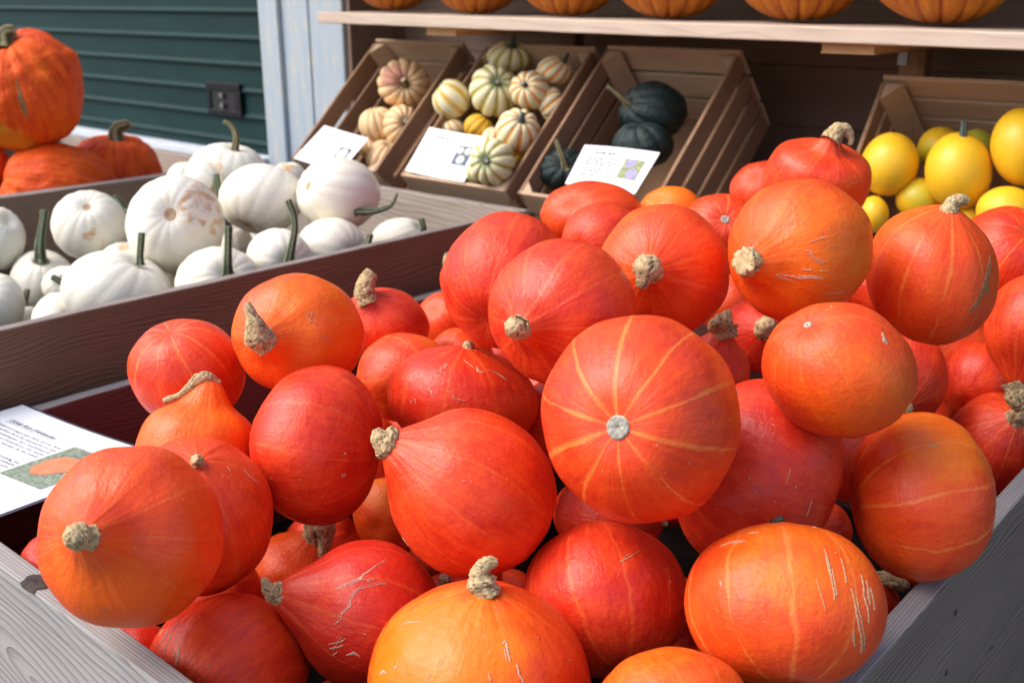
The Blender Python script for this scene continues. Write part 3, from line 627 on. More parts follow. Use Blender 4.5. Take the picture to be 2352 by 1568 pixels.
# kind, location, shape matrix, stem axis, stem points, extras
FRUIT = {
'P1':('hok',[-0.8496, 0.4289, 0.9651],[0.04303, -0.02956, 0.06945, 0.06988, 0.02644, -0.03506, -0.01357, 0.07518, 0.03964],[-0.357, -0.017, 0.934],[0.0729, -0.0768, 0.0562, 0.0088, 0.0726, -0.0831, 0.0591, 0.0109, 0.0729, -0.0896, 0.0603, 0.0097, 0.0719, -0.0955, 0.06, 0.0047],{'neck': 0.39, 'nw': 0.27, 'hue': 0.38, 'patch': [-0.211, -0.827, 0.521, 0.8], 'scars': [[-0.413, -0.091, 0.906, 0.019, -0.404, -0.058, 0.913, 0.033, -0.39, -0.048, 0.92, 0.019], [-0.291, -0.707, 0.645, 0.01, -0.268, -0.76, 0.593, 0.01]]}),
'P2':('hok',[-0.9451, 0.5529, 0.9025],[0.04715, -0.02899, 0.0682, 0.06934, 0.02729, -0.0399, -0.01137, 0.07761, 0.03951],[0.027, 0.641, 0.767],[0.0362, -0.0122, 0.0787, 0.0074, 0.0395, -0.0153, 0.0848, 0.0069, 0.0407, -0.0188, 0.0884, 0.0046],{'neck': 0.06, 'hue': 0.25, 'scars': [[0.593, 0.577, 0.561, 0.011, 0.659, 0.511, 0.552, 0.011, 0.769, 0.401, 0.497, 0.008], [0.385, 0.604, 0.698, 0.011, 0.429, 0.549, 0.717, 0.011]]}),
'P3':('hok',[-1.0794, 0.6426, 0.9146],[0.04029, -0.01793, 0.05499, 0.06045, 0.01795, -0.03273, -0.00867, 0.05768, 0.02727],[0.155, 0.981, 0.118],[-0.0051, 0.0317, 0.0771, 0.0093, -0.0074, 0.0277, 0.0835, 0.0093, -0.0108, 0.0199, 0.0837, 0.0082, -0.0149, 0.0067, 0.0749, 0.0054, -0.0222, -0.0032, 0.0666, 0.0038, -0.0303, -0.012, 0.0625, 0.0038, -0.0349, -0.0174, 0.0594, 0.0038],{'neck': 0.39, 'nw': 0.27, 'sh': 0.07, 'hue': 0.42, 'patch': [-0.157, 0.603, 0.782, 0.9]}),
'P4':('hok',[-1.1895, 0.7056, 0.9727],[0.04089, -0.01647, 0.06161, 0.06367, 0.01808, -0.03655, -0.00777, 0.06776, 0.02472],[0.352, -0.755, -0.553],None,{'neck': 0.1, 'stripe': 0.7, 'hue': 0.2}),
'P5':('hok',[-1.0629, 0.7988, 1.0303],[0.05287, -0.0162, 0.0642, 0.06755, 0.01887, -0.04825, -0.00531, 0.07692, 0.02535],[-0.437, -0.055, 0.898],[0.0489, -0.0935, 0.0271, 0.0137, 0.0495, -0.0979, 0.0321, 0.0163, 0.0488, -0.1, 0.0447, 0.0115, 0.0436, -0.1006, 0.0591, 0.0063, 0.0365, -0.1013, 0.0715, 0.0042],{'neck': 0.31, 'nw': 0.27, 'hue': 0.5, 'patch': [0.477, 0.482, 0.735, 0.9], 'scars': [[0.065, 0.369, 0.927, 0.01, 0.229, 0.326, 0.917, 0.014, 0.379, 0.241, 0.893, 0.01], [0.098, 0.326, 0.94, 0.007, 0.19, 0.213, 0.959, 0.01, 0.301, 0.156, 0.941, 0.007], [0.203, 0.397, 0.895, 0.007, 0.163, 0.184, 0.969, 0.007], [0.314, -0.021, 0.949, 0.01, 0.412, -0.05, 0.91, 0.014, 0.503, -0.106, 0.858, 0.01], [0.281, -0.085, 0.956, 0.007, 0.477, -0.135, 0.868, 0.007]]}),
'P6':('hok',[-1.2051, 1.0786, 0.9467],[0.04775, -0.01209, 0.04734, 0.05216, 0.01413, -0.04237, -0.00256, 0.05925, 0.01977],[-0.382, 0.638, 0.669],[0.0078, -0.0447, 0.0566, 0.0137, 0.0038, -0.0443, 0.0657, 0.0157, 0.0025, -0.0397, 0.0786, 0.0137, 0.0039, -0.034, 0.089, 0.0116, 0.0066, -0.0288, 0.0955, 0.0096],{'neck': 0.15, 'nw': 0.3, 'hue': 0.1}),
'P7':('hok',[-0.9385, 0.7201, 0.9344],[0.04997, -0.02556, 0.06483, 0.06235, 0.03026, -0.04974, -0.00387, 0.08878, 0.03562],[-0.962, 0.16, -0.22],None,{'neck': 0.1, 'hue': 0.1, 'scars': [[0.394, -0.107, 0.913, 0.059, 0.433, -0.113, 0.894, 0.059], [0.369, -0.367, 0.854, 0.048, 0.434, -0.379, 0.817, 0.053], [-0.217, -0.391, 0.895, 0.012, -0.203, -0.396, 0.895, 0.012], [-0.621, -0.37, 0.691, 0.018, -0.608, -0.376, 0.7, 0.018], [-0.121, -0.539, 0.833, 0.018, -0.108, -0.54, 0.835, 0.018], [0.102, -0.615, 0.782, 0.012, 0.115, -0.616, 0.78, 0.012]]}),
'P8':('hok',[-1.0973, 1.0168, 0.8999],[0.05105, -0.01588, 0.04942, 0.05366, 0.01795, -0.0458, -0.00264, 0.06485, 0.02478],[-0.536, -0.058, -0.842],None,{'neck': 0.1, 'stripe': 0.8, 'blo': 1, 'hue': 0.3, 'patch': [0.625, 0.654, 0.426, 0.4]}),
'P9':('hok',[-0.8774, 0.9137, 0.9534],[0.07238, -0.01905, 0.05352, 0.06701, 0.01701, -0.05574, -0.00458, 0.06496, 0.03029],[0.104, 0.943, 0.316],[0.007, 0.0047, 0.0677, 0.0073, 0.0063, 0.0064, 0.0731, 0.0067, 0.0057, 0.0079, 0.0778, 0.005],{'neck': 0.06, 'hue': 0.1, 'patch': [0.785, -0.333, 0.522, 0.5], 'scars': [[-0.171, 0.613, 0.772, 0.021, -0.191, 0.538, 0.821, 0.027, -0.256, 0.478, 0.84, 0.034, -0.309, 0.435, 0.846, 0.021], [0.034, 0.711, 0.702, 0.01, 0.1, 0.633, 0.768, 0.014, 0.161, 0.554, 0.817, 0.01], [-0.399, 0.162, 0.903, 0.014, -0.372, 0.09, 0.924, 0.027, -0.356, 0.041, 0.933, 0.021], [-0.18, 0.131, 0.975, 0.01, -0.125, 0.052, 0.991, 0.014, -0.092, -0.004, 0.996, 0.021, 0.033, -0.047, 0.998, 0.017], [0.191, 0.571, 0.798, 0.021, 0.223, 0.491, 0.842, 0.041, 0.268, 0.461, 0.846, 0.027], [0.322, 0.528, 0.786, 0.01, 0.464, 0.469, 0.751, 0.014, 0.564, 0.343, 0.751, 0.01], [-0.647, -0.053, 0.76, 0.021, -0.632, -0.118, 0.766, 0.021], [-0.589, -0.026, 0.808, 0.014, -0.58, -0.115, 0.806, 0.014], [0.189, 0.898, 0.398, 0.021, 0.206, 0.89, 0.406, 0.021]]}),
'P10':('hok',[-0.8453, 0.9665, 1.1073],[0.06205, -0.01393, 0.05452, 0.0547, 0.01819, -0.06233, 0.00121, 0.08567, 0.0221],[0.298, 0.596, -0.745],None,{'neck': 0.1, 'hue': 0.12}),
'P11':('hok',[-0.6985, 0.8944, 1.1101],[0.06622, -0.01606, 0.04992, 0.05217, 0.01836, -0.06392, 0.00118, 0.0813, 0.02429],[-0.445, -0.17, 0.879],[0.0242, -0.102, 0.0107, 0.0096, 0.0258, -0.1087, 0.0136, 0.0118, 0.0278, -0.1131, 0.016, 0.0109, 0.0308, -0.1125, 0.0221, 0.0063],{'neck': 0.28, 'nw': 0.27, 'hue': 0.15}),
'P12':('hok',[-0.5143, 0.7826, 1.0654],[0.07878, -0.02418, 0.04978, 0.05397, 0.02928, -0.07576, 0.00447, 0.0919, 0.03724],[0.227, 0.08, -0.971],None,{'neck': 0.1, 'stripe': 1, 'blo': 2, 'hue': 0.25, 'patch': [0.917, 0.338, 0.212, 0.35], 'scars': [[0.93, 0.283, 0.234, 0.013, 0.957, 0.231, 0.173, 0.021, 0.967, 0.189, 0.173, 0.013], [0.707, -0.3, 0.64, 0.013, 0.716, -0.304, 0.628, 0.013], [0.393, -0.346, 0.852, 0.009, 0.424, -0.371, 0.826, 0.013]]}),
'P13':('hok',[-0.6859, 0.7274, 0.9509],[0.0656, -0.02656, 0.05525, 0.06083, 0.02991, -0.05858, -0.00151, 0.0801, 0.0402],[-0.827, 0.483, 0.288],[-0.0582, -0.0613, 0.0592, 0.0154, -0.0608, -0.0655, 0.0633, 0.0167, -0.0647, -0.0695, 0.0675, 0.0099, -0.0696, -0.0701, 0.076, 0.0041],{'neck': 0.2, 'nw': 0.34, 'hue': 0.22, 'scars': [[-0.119, 0.133, 0.984, 0.015, -0.067, 0.123, 0.99, 0.015], [-0.834, -0.523, 0.175, 0.005, -0.782, -0.595, 0.184, 0.01, -0.758, -0.629, 0.173, 0.005], [0.036, -0.154, 0.987, 0.01, 0.041, -0.159, 0.986, 0.01]]}),
'P14':('hok',[-0.7484, 0.6309, 0.8219],[0.05281, -0.03012, 0.05165, 0.0571, 0.03063, -0.04354, -0.00557, 0.06665, 0.04335],[-0.949, 0.215, 0.232],[-0.0563, -0.0747, 0.038, 0.0114, -0.0608, -0.0778, 0.0397, 0.0109, -0.0644, -0.0814, 0.044, 0.0068, -0.0676, -0.0819, 0.0492, 0.0045, -0.0711, -0.0828, 0.0539, 0.0027],{'neck': 0.34, 'nw': 0.38, 'hue': 0.0, 'scars': [[-0.44, 0.309, 0.843, 0.029, -0.298, 0.383, 0.875, 0.035, -0.137, 0.457, 0.879, 0.047, 0.0, 0.571, 0.821, 0.029, 0.232, 0.714, 0.66, 0.012], [-0.137, 0.451, 0.882, 0.029, -0.03, 0.44, 0.898, 0.023, 0.071, 0.469, 0.881, 0.012], [0.232, 0.394, 0.889, 0.012, 0.143, 0.394, 0.908, 0.017, 0.048, 0.371, 0.927, 0.017, -0.137, 0.314, 0.939, 0.017, -0.238, 0.206, 0.949, 0.023, -0.256, 0.091, 0.962, 0.029, -0.357, 0.011, 0.934, 0.029, -0.381, -0.069, 0.922, 0.023, -0.458, -0.126, 0.88, 0.023], [-0.536, -0.371, 0.758, 0.012, -0.357, -0.331, 0.873, 0.023, -0.321, -0.297, 0.899, 0.012], [-0.476, -0.457, 0.751, 0.017, -0.446, -0.389, 0.806, 0.017, -0.357, -0.274, 0.893, 0.012], [-0.524, -0.423, 0.739, 0.012, -0.405, -0.4, 0.822, 0.017, -0.345, -0.377, 0.859, 0.009], [-0.488, -0.514, 0.705, 0.012, -0.417, -0.457, 0.786, 0.017], [-0.31, -0.509, 0.803, 0.017, -0.208, -0.474, 0.855, 0.035, -0.131, -0.531, 0.837, 0.017], [-0.19, 0.04, 0.981, 0.023, -0.185, 0.034, 0.982, 0.023], [-0.089, -0.229, 0.969, 0.017, -0.048, -0.251, 0.967, 0.017]]}),
'P15':('hok',[-1.0528, 0.758, 0.6858],[0.0447, -0.02425, 0.04895, 0.0547, 0.02349, -0.03524, -0.00732, 0.0567, 0.03553],[0.307, 0.717, 0.625],[0.0328, 0.0133, 0.0721, 0.0153, 0.0383, 0.0158, 0.0849, 0.0194, 0.0469, 0.0172, 0.0887, 0.0152, 0.0533, 0.0133, 0.0762, 0.0099, 0.054, 0.0081, 0.0629, 0.0064, 0.0546, 0.0047, 0.0541, 0.0041],{'neck': 0.23, 'hue': 0.5}),
'P16':('hok',[-0.8383, 0.5079, 0.7777],[0.05103, -0.03365, 0.06003, 0.06746, 0.02963, -0.03637, -0.01267, 0.06434, 0.04814],[0.605, 0.453, -0.655],None,{'neck': 0.1, 'hue': 0.18, 'scars': [[-0.792, 0.528, 0.307, 0.027, -0.818, 0.466, 0.338, 0.027, -0.833, 0.433, 0.344, 0.016], [-0.734, 0.534, 0.419, 0.022, -0.745, 0.449, 0.493, 0.032, -0.786, 0.365, 0.498, 0.016, -0.833, 0.264, 0.486, 0.008], [-0.594, 0.669, 0.448, 0.008, -0.651, 0.511, 0.561, 0.011, -0.688, 0.399, 0.607, 0.032, -0.724, 0.298, 0.622, 0.027, -0.75, 0.18, 0.637, 0.022], [-0.562, 0.27, 0.782, 0.06, -0.552, 0.185, 0.813, 0.043, -0.568, 0.107, 0.816, 0.043, -0.594, 0.028, 0.804, 0.032], [-0.229, 0.022, 0.973, 0.027, -0.198, 0.028, 0.98, 0.027], [0.766, 0.438, 0.471, 0.016, 0.781, 0.444, 0.439, 0.016]]}),
'P17':('hok',[-0.5608, 0.6001, 0.8417],[0.07708, -0.03766, 0.05596, 0.07012, 0.04202, -0.05989, -0.00188, 0.07617, 0.06071],[0.043, 0.835, 0.549],[0.0037, 0.0045, 0.1018, 0.0114, 0.0012, 0.0043, 0.1063, 0.013, -0.0016, 0.0051, 0.1138, 0.0087, -0.0008, 0.0084, 0.1198, 0.0071, 0.0032, 0.0135, 0.1235, 0.0059, 0.0081, 0.0181, 0.1243, 0.0032],{'neck': 0.11, 'nw': 0.5, 'hue': 0.36, 'patch': [-0.469, 0.204, 0.859, 0.75, 0.75], 'scars': [[-0.684, 0.539, 0.492, 0.006, -0.586, 0.563, 0.583, 0.012, -0.488, 0.555, 0.673, 0.006], [-0.566, 0.559, 0.605, 0.012, -0.535, 0.596, 0.599, 0.006], [0.199, 0.351, 0.915, 0.02, 0.227, 0.376, 0.899, 0.028, 0.246, 0.265, 0.932, 0.032, 0.262, 0.188, 0.947, 0.012], [0.316, 0.176, 0.932, 0.016, 0.328, 0.09, 0.94, 0.02, 0.367, 0.016, 0.93, 0.016], [-0.852, 0.086, 0.517, 0.02, -0.82, 0.114, 0.56, 0.036, -0.785, 0.102, 0.611, 0.016], [-0.715, 0.139, 0.685, 0.036, -0.691, 0.151, 0.707, 0.032], [-0.352, 0.171, 0.92, 0.016, -0.32, 0.212, 0.923, 0.008], [0.082, 0.102, 0.991, 0.016, 0.094, 0.016, 0.995, 0.016], [-0.43, 0.041, 0.902, 0.012, -0.398, 0.09, 0.913, 0.006], [0.5, 0.412, 0.762, 0.016, 0.508, 0.412, 0.756, 0.012], [0.75, 0.216, 0.625, 0.016, 0.781, 0.208, 0.588, 0.012]]}),
'P18':('hok',[-0.5469, 0.779, 0.8549],[0.06909, -0.02684, 0.04141, 0.05153, 0.03361, -0.05898, 0.00395, 0.06866, 0.04506],[-0.201, 0.932, -0.301],None,{'neck': 0.1, 'stripe': 0.35, 'hue': 0.1, 'scars': [[-0.189, 0.366, 0.911, 0.027, -0.168, 0.366, 0.915, 0.027], [0.174, 0.426, 0.888, 0.032, 0.274, 0.47, 0.839, 0.021, 0.411, 0.557, 0.722, 0.008], [-0.189, 0.158, 0.969, 0.016, -0.179, 0.158, 0.971, 0.016], [0.747, 0.213, 0.629, 0.011, 0.768, 0.175, 0.616, 0.016]]}),
'P19':('hok',[-0.4758, 0.9604, 0.9528],[0.07727, -0.02085, 0.04029, 0.04656, 0.04006, -0.08132, 0.016, 0.09735, 0.0421],[-0.927, 0.361, 0.103],None,{'neck': 0.1, 'stripe': 0.1, 'hue': 0.06, 'scars': [[0.366, 0.031, 0.93, 0.007, 0.332, -0.113, 0.936, 0.01], [0.612, -0.276, 0.741, 0.007, 0.563, -0.424, 0.71, 0.01], [-0.09, -0.029, 0.996, 0.019, -0.069, -0.031, 0.997, 0.019], [-0.002, -0.165, 0.986, 0.019, 0.014, -0.166, 0.986, 0.019], [0.43, -0.12, 0.895, 0.01, 0.438, -0.156, 0.885, 0.01]]}),
'P20':('hok',[-0.3561, 0.7943, 0.9201],[0.07851, -0.02202, 0.0295, 0.04317, 0.03224, -0.0658, 0.01194, 0.06313, 0.04389],[-0.065, 0.974, -0.219],[-0.0351, 0.0467, 0.0505, 0.0071, -0.0359, 0.0476, 0.0541, 0.0063, -0.0368, 0.0475, 0.0556, 0.0046],{'neck': 0.02, 'stripe': 0.9, 'hue': 0.38, 'patch': [0.216, 0.711, 0.67, 0.7, 0.35], 'scars': [[0.384, 0.632, 0.674, 0.01, 0.414, 0.526, 0.743, 0.019, 0.431, 0.432, 0.792, 0.029, 0.448, 0.263, 0.854, 0.019, 0.47, 0.089, 0.878, 0.019, 0.461, 0.047, 0.886, 0.01], [0.547, 0.526, 0.651, 0.007, 0.578, 0.368, 0.728, 0.019, 0.586, 0.237, 0.775, 0.007], [0.629, 0.174, 0.757, 0.019, 0.647, 0.053, 0.761, 0.014, 0.659, -0.105, 0.744, 0.024, 0.677, -0.289, 0.677, 0.029, 0.69, -0.447, 0.569, 0.038, 0.681, -0.542, 0.492, 0.024], [0.728, 0.332, 0.6, 0.01, 0.741, 0.184, 0.645, 0.019, 0.737, 0.079, 0.671, 0.029, 0.759, -0.079, 0.647, 0.014, 0.754, -0.211, 0.622, 0.014], [0.797, 0.174, 0.578, 0.019, 0.81, 0.079, 0.581, 0.014, 0.815, -0.074, 0.575, 0.014], [-0.603, 0.663, 0.443, 0.01, -0.496, 0.705, 0.507, 0.024, -0.366, 0.726, 0.582, 0.014], [-0.345, 0.821, 0.455, 0.01, -0.237, 0.837, 0.493, 0.01], [0.302, 0.279, 0.912, 0.005, 0.345, 0.105, 0.933, 0.007, 0.379, -0.079, 0.922, 0.005], [-0.612, 0.268, 0.744, 0.024, -0.595, 0.205, 0.777, 0.024], [0.767, 0.263, 0.585, 0.01, 0.776, -0.026, 0.63, 0.01], [0.621, -0.289, 0.729, 0.01, 0.625, -0.474, 0.62, 0.014], [0.496, 0.595, 0.633, 0.024, 0.5, 0.584, 0.639, 0.019], [0.329, 0.928, 0.173, 0.024, 0.29, 0.941, 0.173, 0.014]]}),
'P21':('hok',[-0.4243, 1.1798, 0.6968],[0.04397, -0.01319, 0.0145, 0.02109, 0.02063, -0.04033, 0.00828, 0.03975, 0.02575],[0.403, 0.751, 0.524],[0.0179, 0.0026, 0.0523, 0.0083, 0.0247, 0.0053, 0.0531, 0.0089, 0.0346, 0.0093, 0.0508, 0.0088, 0.0436, 0.0158, 0.0476, 0.0072, 0.0503, 0.0207, 0.0455, 0.0039],{'neck': 0.17, 'hue': 0.1}),
'P22':('hok',[-0.3321, 1.0658, 0.9336],[0.06905, -0.0225, 0.02339, 0.02749, 0.03308, -0.07507, 0.01234, 0.08274, 0.03637],[0.941, 0.152, -0.303],None,{'neck': 0.08, 'stripe': 0.9, 'hue': 0.33, 'patch': [0.324, 0.795, 0.513, 0.7, 0.5], 'scars': [[0.088, 0.59, 0.803, 0.011, 0.176, 0.554, 0.814, 0.016, 0.218, 0.559, 0.8, 0.011]]}),
'P23':('hok',[-0.3932, 0.9531, 1.0966],[0.0683, -0.01662, 0.02628, 0.03017, 0.01668, -0.06371, 0.00538, 0.06348, 0.02362],[0.341, -0.684, -0.645],None,{'neck': 0.1, 'stripe': 0.25, 'blo': 1, 'hue': 0.35, 'patch': [0.348, -0.439, 0.828, 0.7], 'scars': [[0.539, 0.535, 0.651, 0.048, 0.57, 0.458, 0.682, 0.078, 0.607, 0.389, 0.693, 0.042], [-0.32, 0.259, 0.911, 0.024, -0.286, 0.28, 0.916, 0.024], [-0.067, 0.9, 0.431, 0.018, -0.051, 0.894, 0.445, 0.018], [-0.028, -0.014, 1.0, 0.012, 0.005, -0.032, 0.999, 0.012], [-0.134, -0.976, 0.173, 0.006, -0.132, -0.976, 0.173, 0.006]]}),
'P24':('hok',[-0.5118, 1.4857, 0.9147],[0.05803, -0.01568, 0.02158, 0.02274, 0.01931, -0.06265, 0.00764, 0.06859, 0.02257],[0.029, -0.648, 0.761],[0.0283, -0.0602, -0.0254, 0.0088, 0.0324, -0.0644, -0.0251, 0.0094, 0.0385, -0.0663, -0.0283, 0.0056],{'neck': 0.08, 'hue': 0.08, 'scars': [[0.432, -0.885, 0.173, 0.009, 0.436, -0.883, 0.173, 0.009]]}),
'P25':('hok',[-0.4268, 1.2902, 1.1224],[0.07265, -0.01702, 0.02596, 0.02567, 0.01555, -0.07845, 0.00643, 0.08344, 0.01992],[0.259, 0.912, 0.318],[0.0122, -0.0057, 0.0816, 0.0116, 0.0133, -0.0021, 0.0876, 0.009, 0.0152, 0.0022, 0.0936, 0.0074, 0.0212, 0.0082, 0.0956, 0.0074, 0.0279, 0.0133, 0.0941, 0.0047],{'neck': 0.1, 'stripe': 0.8, 'hue': 0.35, 'patch': [-0.493, 0.822, 0.285, 0.6], 'scars': [[0.857, 0.285, 0.43, 0.026, 0.856, 0.172, 0.488, 0.038, 0.822, 0.021, 0.57, 0.051, 0.781, -0.092, 0.617, 0.051, 0.701, -0.294, 0.65, 0.051, 0.615, -0.401, 0.679, 0.038, 0.536, -0.496, 0.684, 0.019], [0.801, -0.117, 0.588, 0.089, 0.819, -0.18, 0.544, 0.115, 0.838, -0.242, 0.489, 0.089], [-0.496, 0.546, 0.675, 0.032, -0.47, 0.565, 0.678, 0.032]]}),
'P26':('hok',[-0.528, 1.1289, 1.1673],[0.07447, -0.01432, 0.03512, 0.0361, 0.01366, -0.07509, 0.00506, 0.0813, 0.01881],[-0.538, -0.14, 0.832],[-0.0089, -0.104, 0.0027, 0.0117, -0.0081, -0.1117, 0.0053, 0.0155, -0.0088, -0.1185, 0.0075, 0.0135],{'neck': 0.28, 'nw': 0.27, 'hue': 0.45, 'patch': [0.563, -0.153, 0.812, 0.9, 0.35], 'scars': [[0.132, 0.104, 0.986, 0.012, 0.234, 0.141, 0.962, 0.018, 0.341, 0.172, 0.924, 0.024], [0.066, 0.006, 0.998, 0.018, 0.144, -0.018, 0.989, 0.024, 0.18, -0.092, 0.979, 0.018, 0.246, -0.135, 0.96, 0.018, 0.317, -0.172, 0.933, 0.018], [-0.281, -0.288, 0.915, 0.012, -0.126, -0.331, 0.935, 0.024, -0.006, -0.368, 0.93, 0.042, 0.144, -0.362, 0.921, 0.048, 0.305, -0.374, 0.876, 0.024], [0.036, -0.252, 0.967, 0.018, 0.168, -0.264, 0.95, 0.024], [0.371, -0.589, 0.718, 0.009, 0.503, -0.607, 0.615, 0.009, 0.623, -0.589, 0.515, 0.009], [0.359, 0.043, 0.932, 0.009, 0.503, 0.055, 0.863, 0.006], [-0.269, -0.313, 0.911, 0.009, -0.084, -0.399, 0.913, 0.012], [0.263, -0.276, 0.924, 0.009, 0.383, -0.27, 0.883, 0.006]]}),
'P27':('hok',[-0.7024, 1.1082, 1.117],[0.07035, -0.01454, 0.04411, 0.04549, 0.01553, -0.06959, 0.003, 0.08238, 0.02091],[-0.162, -0.0, 0.987],[0.0418, -0.0957, 0.0256, 0.0124, 0.0443, -0.1034, 0.0301, 0.0159, 0.0479, -0.1123, 0.0298, 0.0138, 0.0486, -0.1189, 0.0186, 0.0077, 0.0483, -0.1225, 0.0109, 0.0046],{'neck': 0.28, 'nw': 0.27, 'hue': 0.3, 'patch': [-0.682, 0.671, 0.291, 0.5]}),
'P28':('hok',[-0.7133, 1.5616, 1.1715],[0.07729, -0.01179, 0.03281, 0.03576, 0.00713, -0.07183, 0.00254, 0.0702, 0.01281],[0.277, 0.855, 0.438],[0.0314, -0.0205, 0.0772, 0.0134, 0.0339, -0.0152, 0.0842, 0.0127, 0.0415, -0.0076, 0.0867, 0.01, 0.0488, -0.0038, 0.081, 0.0067, 0.0532, -0.0038, 0.0721, 0.004, 0.0528, -0.0074, 0.0645, 0.0027],{'neck': 0.23, 'nw': 0.21, 'sh': 0.15, 'hue': 0.25, 'patch': [0.675, -0.37, 0.638, 0.5]}),
'P29':('hok',[-0.8635, 1.6906, 1.1228],[0.05696, -0.00779, 0.02689, 0.0296, 0.00627, -0.05266, 0.00265, 0.05298, 0.01019],[0.303, -0.505, -0.808],None,{'neck': 0.1, 'hue': 0.2}),
'P30':('hok',[-0.8472, 1.5001, 1.085],[0.05511, -0.00952, 0.03034, 0.03176, 0.0091, -0.05373, 0.00261, 0.05952, 0.01307],[-0.167, -0.318, -0.933],None,{'neck': 0.1, 'stripe': 0.7, 'blo': 2, 'hue': 0.2}),
'P31':('hok',[-0.9571, 1.5256, 1.0922],[0.04922, -0.00726, 0.02851, 0.03128, 0.007, -0.04544, 0.00172, 0.0493, 0.01066],[0.398, -0.597, -0.697],None,{'neck': 0.1, 'hue': 1.0}),
'P32':('hok',[-1.043, 1.4133, 1.0995],[0.07147, -0.00784, 0.04193, 0.05308, 0.00823, -0.05681, 0.00134, 0.05649, 0.01409],[0.331, -0.331, -0.883],None,{'neck': 0.1, 'stripe': 0.3, 'hue': 0.3}),
'P33':('hok',[-0.9459, 1.3122, 1.0877],[0.05279, -0.00879, 0.03538, 0.0384, 0.00938, -0.04908, 0.00125, 0.05693, 0.01355],[0.636, 0.212, -0.742],None,{'neck': 0.1, 'hue': 0.15}),
'P34':('hok',[-0.4518, 1.7008, 1.0666],[0.06935, -0.01489, 0.02007, 0.02007, 0.01337, -0.07555, 0.00733, 0.07688, 0.01703],[-0.406, -0.507, -0.761],None,{'neck': 0.1, 'stripe': 0.6, 'hue': 0.15}),
'P35':('hok',[-0.3554, 1.5554, 1.0036],[0.06769, -0.01637, 0.01716, 0.01824, 0.0183, -0.07511, 0.00968, 0.07678, 0.02155],[-0.315, -0.856, 0.41],[-0.0003, -0.0641, -0.0731, 0.0147, 0.0059, -0.0665, -0.0832, 0.0171, 0.0149, -0.0638, -0.0948, 0.0146],{'neck': 0.25, 'nw': 0.34, 'hue': 0.15}),
'P36':('hok',[-0.3902, 1.5749, 0.808],[0.06628, -0.01787, 0.01758, 0.02136, 0.0252, -0.07098, 0.01211, 0.0727, 0.02893],[0.353, 0.451, 0.819],[0.0349, -0.0487, 0.0709, 0.0126, 0.0392, -0.0528, 0.0781, 0.0137, 0.0416, -0.0544, 0.0846, 0.0075],{'neck': 0.21, 'stripe': 0.4, 'hue': 0.1, 'patch': [0.508, 0.5, 0.701, 0.3]}),
'P37':('hok',[-0.4566, 1.6768, 0.869],[0.05412, -0.01347, 0.01572, 0.01758, 0.01686, -0.05772, 0.00822, 0.05924, 0.02],[-0.367, -0.367, 0.855],None,{'neck': 0.1, 'hue': 0.1}),
'P38':('hok',[-0.6808, 1.2181, 0.9561],[0.04218, -0.0109, 0.023, 0.02487, 0.01298, -0.04114, 0.00319, 0.04702, 0.01668],[0.216, 0.924, 0.314],[0.0088, 0.005, 0.0582, 0.0156, 0.0059, 0.0056, 0.0651, 0.0192, 0.0061, 0.009, 0.0725, 0.012, 0.0077, 0.0136, 0.0799, 0.0066, 0.0099, 0.0175, 0.0845, 0.003],{'neck': 0.25, 'nw': 0.32, 'hue': 0.2}),
'P39':('hok',[-0.7703, 1.524, 0.9174],[0.055, -0.01328, 0.02799, 0.02936, 0.01515, -0.05538, 0.00445, 0.06257, 0.01935],[0.122, 0.089, 0.989],[0.0369, -0.0561, 0.028, 0.0154, 0.0424, -0.0626, 0.0314, 0.0181, 0.0489, -0.0672, 0.0288, 0.0125],{'neck': 0.13, 'hue': 0}),
'P40':('hok',[-1.0323, 0.915, 0.7278],[0.03563, -0.01814, 0.03646, 0.03797, 0.01925, -0.03232, -0.00283, 0.05031, 0.02551],[0.367, 0.367, -0.855],None,{'neck': 0.1, 'hue': 0.5, 'patch': [-0.159, 0.722, 0.673, 0.6, 0.5]}),
'P41':('hok',[-1.1436, 1.2301, 1.0058],[0.04537, -0.00965, 0.03949, 0.04198, 0.01132, -0.04248, -0.00054, 0.05617, 0.01534],[-0.588, 0.477, 0.653],[-0.0049, -0.0514, 0.0394, 0.0106, -0.0099, -0.0554, 0.0401, 0.012, -0.0161, -0.0602, 0.0414, 0.0099],{'neck': 0.11, 'hue': 0.3}),
'P42':('hok',[-1.281, 1.3003, 0.8853],[0.04292, -0.01082, 0.03889, 0.04181, 0.01258, -0.03947, -0.00109, 0.05351, 0.01714],[0.444, -0.444, -0.778],None,{'neck': 0.1, 'hue': 0.3}),
'P43':('hok',[-1.1677, 1.2154, 0.8616],[0.04064, -0.01167, 0.03597, 0.03861, 0.01341, -0.03745, -0.0009, 0.05086, 0.01813],[0.482, -0.241, -0.843],None,{'neck': 0.1, 'hue': 0.4}),
'P44':('hok',[-0.8094, 1.019, 0.9112],[0.0367, -0.01314, 0.02873, 0.02952, 0.0154, -0.03617, 0.00071, 0.04886, 0.01913],[0.444, -0.444, -0.778],None,{'neck': 0.1, 'hue': 0.3}),
'P45':('hok',[-0.7344, 1.052, 0.7794],[0.05989, -0.01893, 0.03551, 0.04385, 0.02337, -0.05087, 0.00319, 0.05739, 0.03242],[0.914, -0.173, 0.366],[0.0732, 0.0172, 0.0054, 0.0058, 0.0759, 0.0195, 0.0054, 0.0052, 0.0763, 0.0208, 0.0076, 0.0035],{'neck': 0.1, 'hue': 0}),
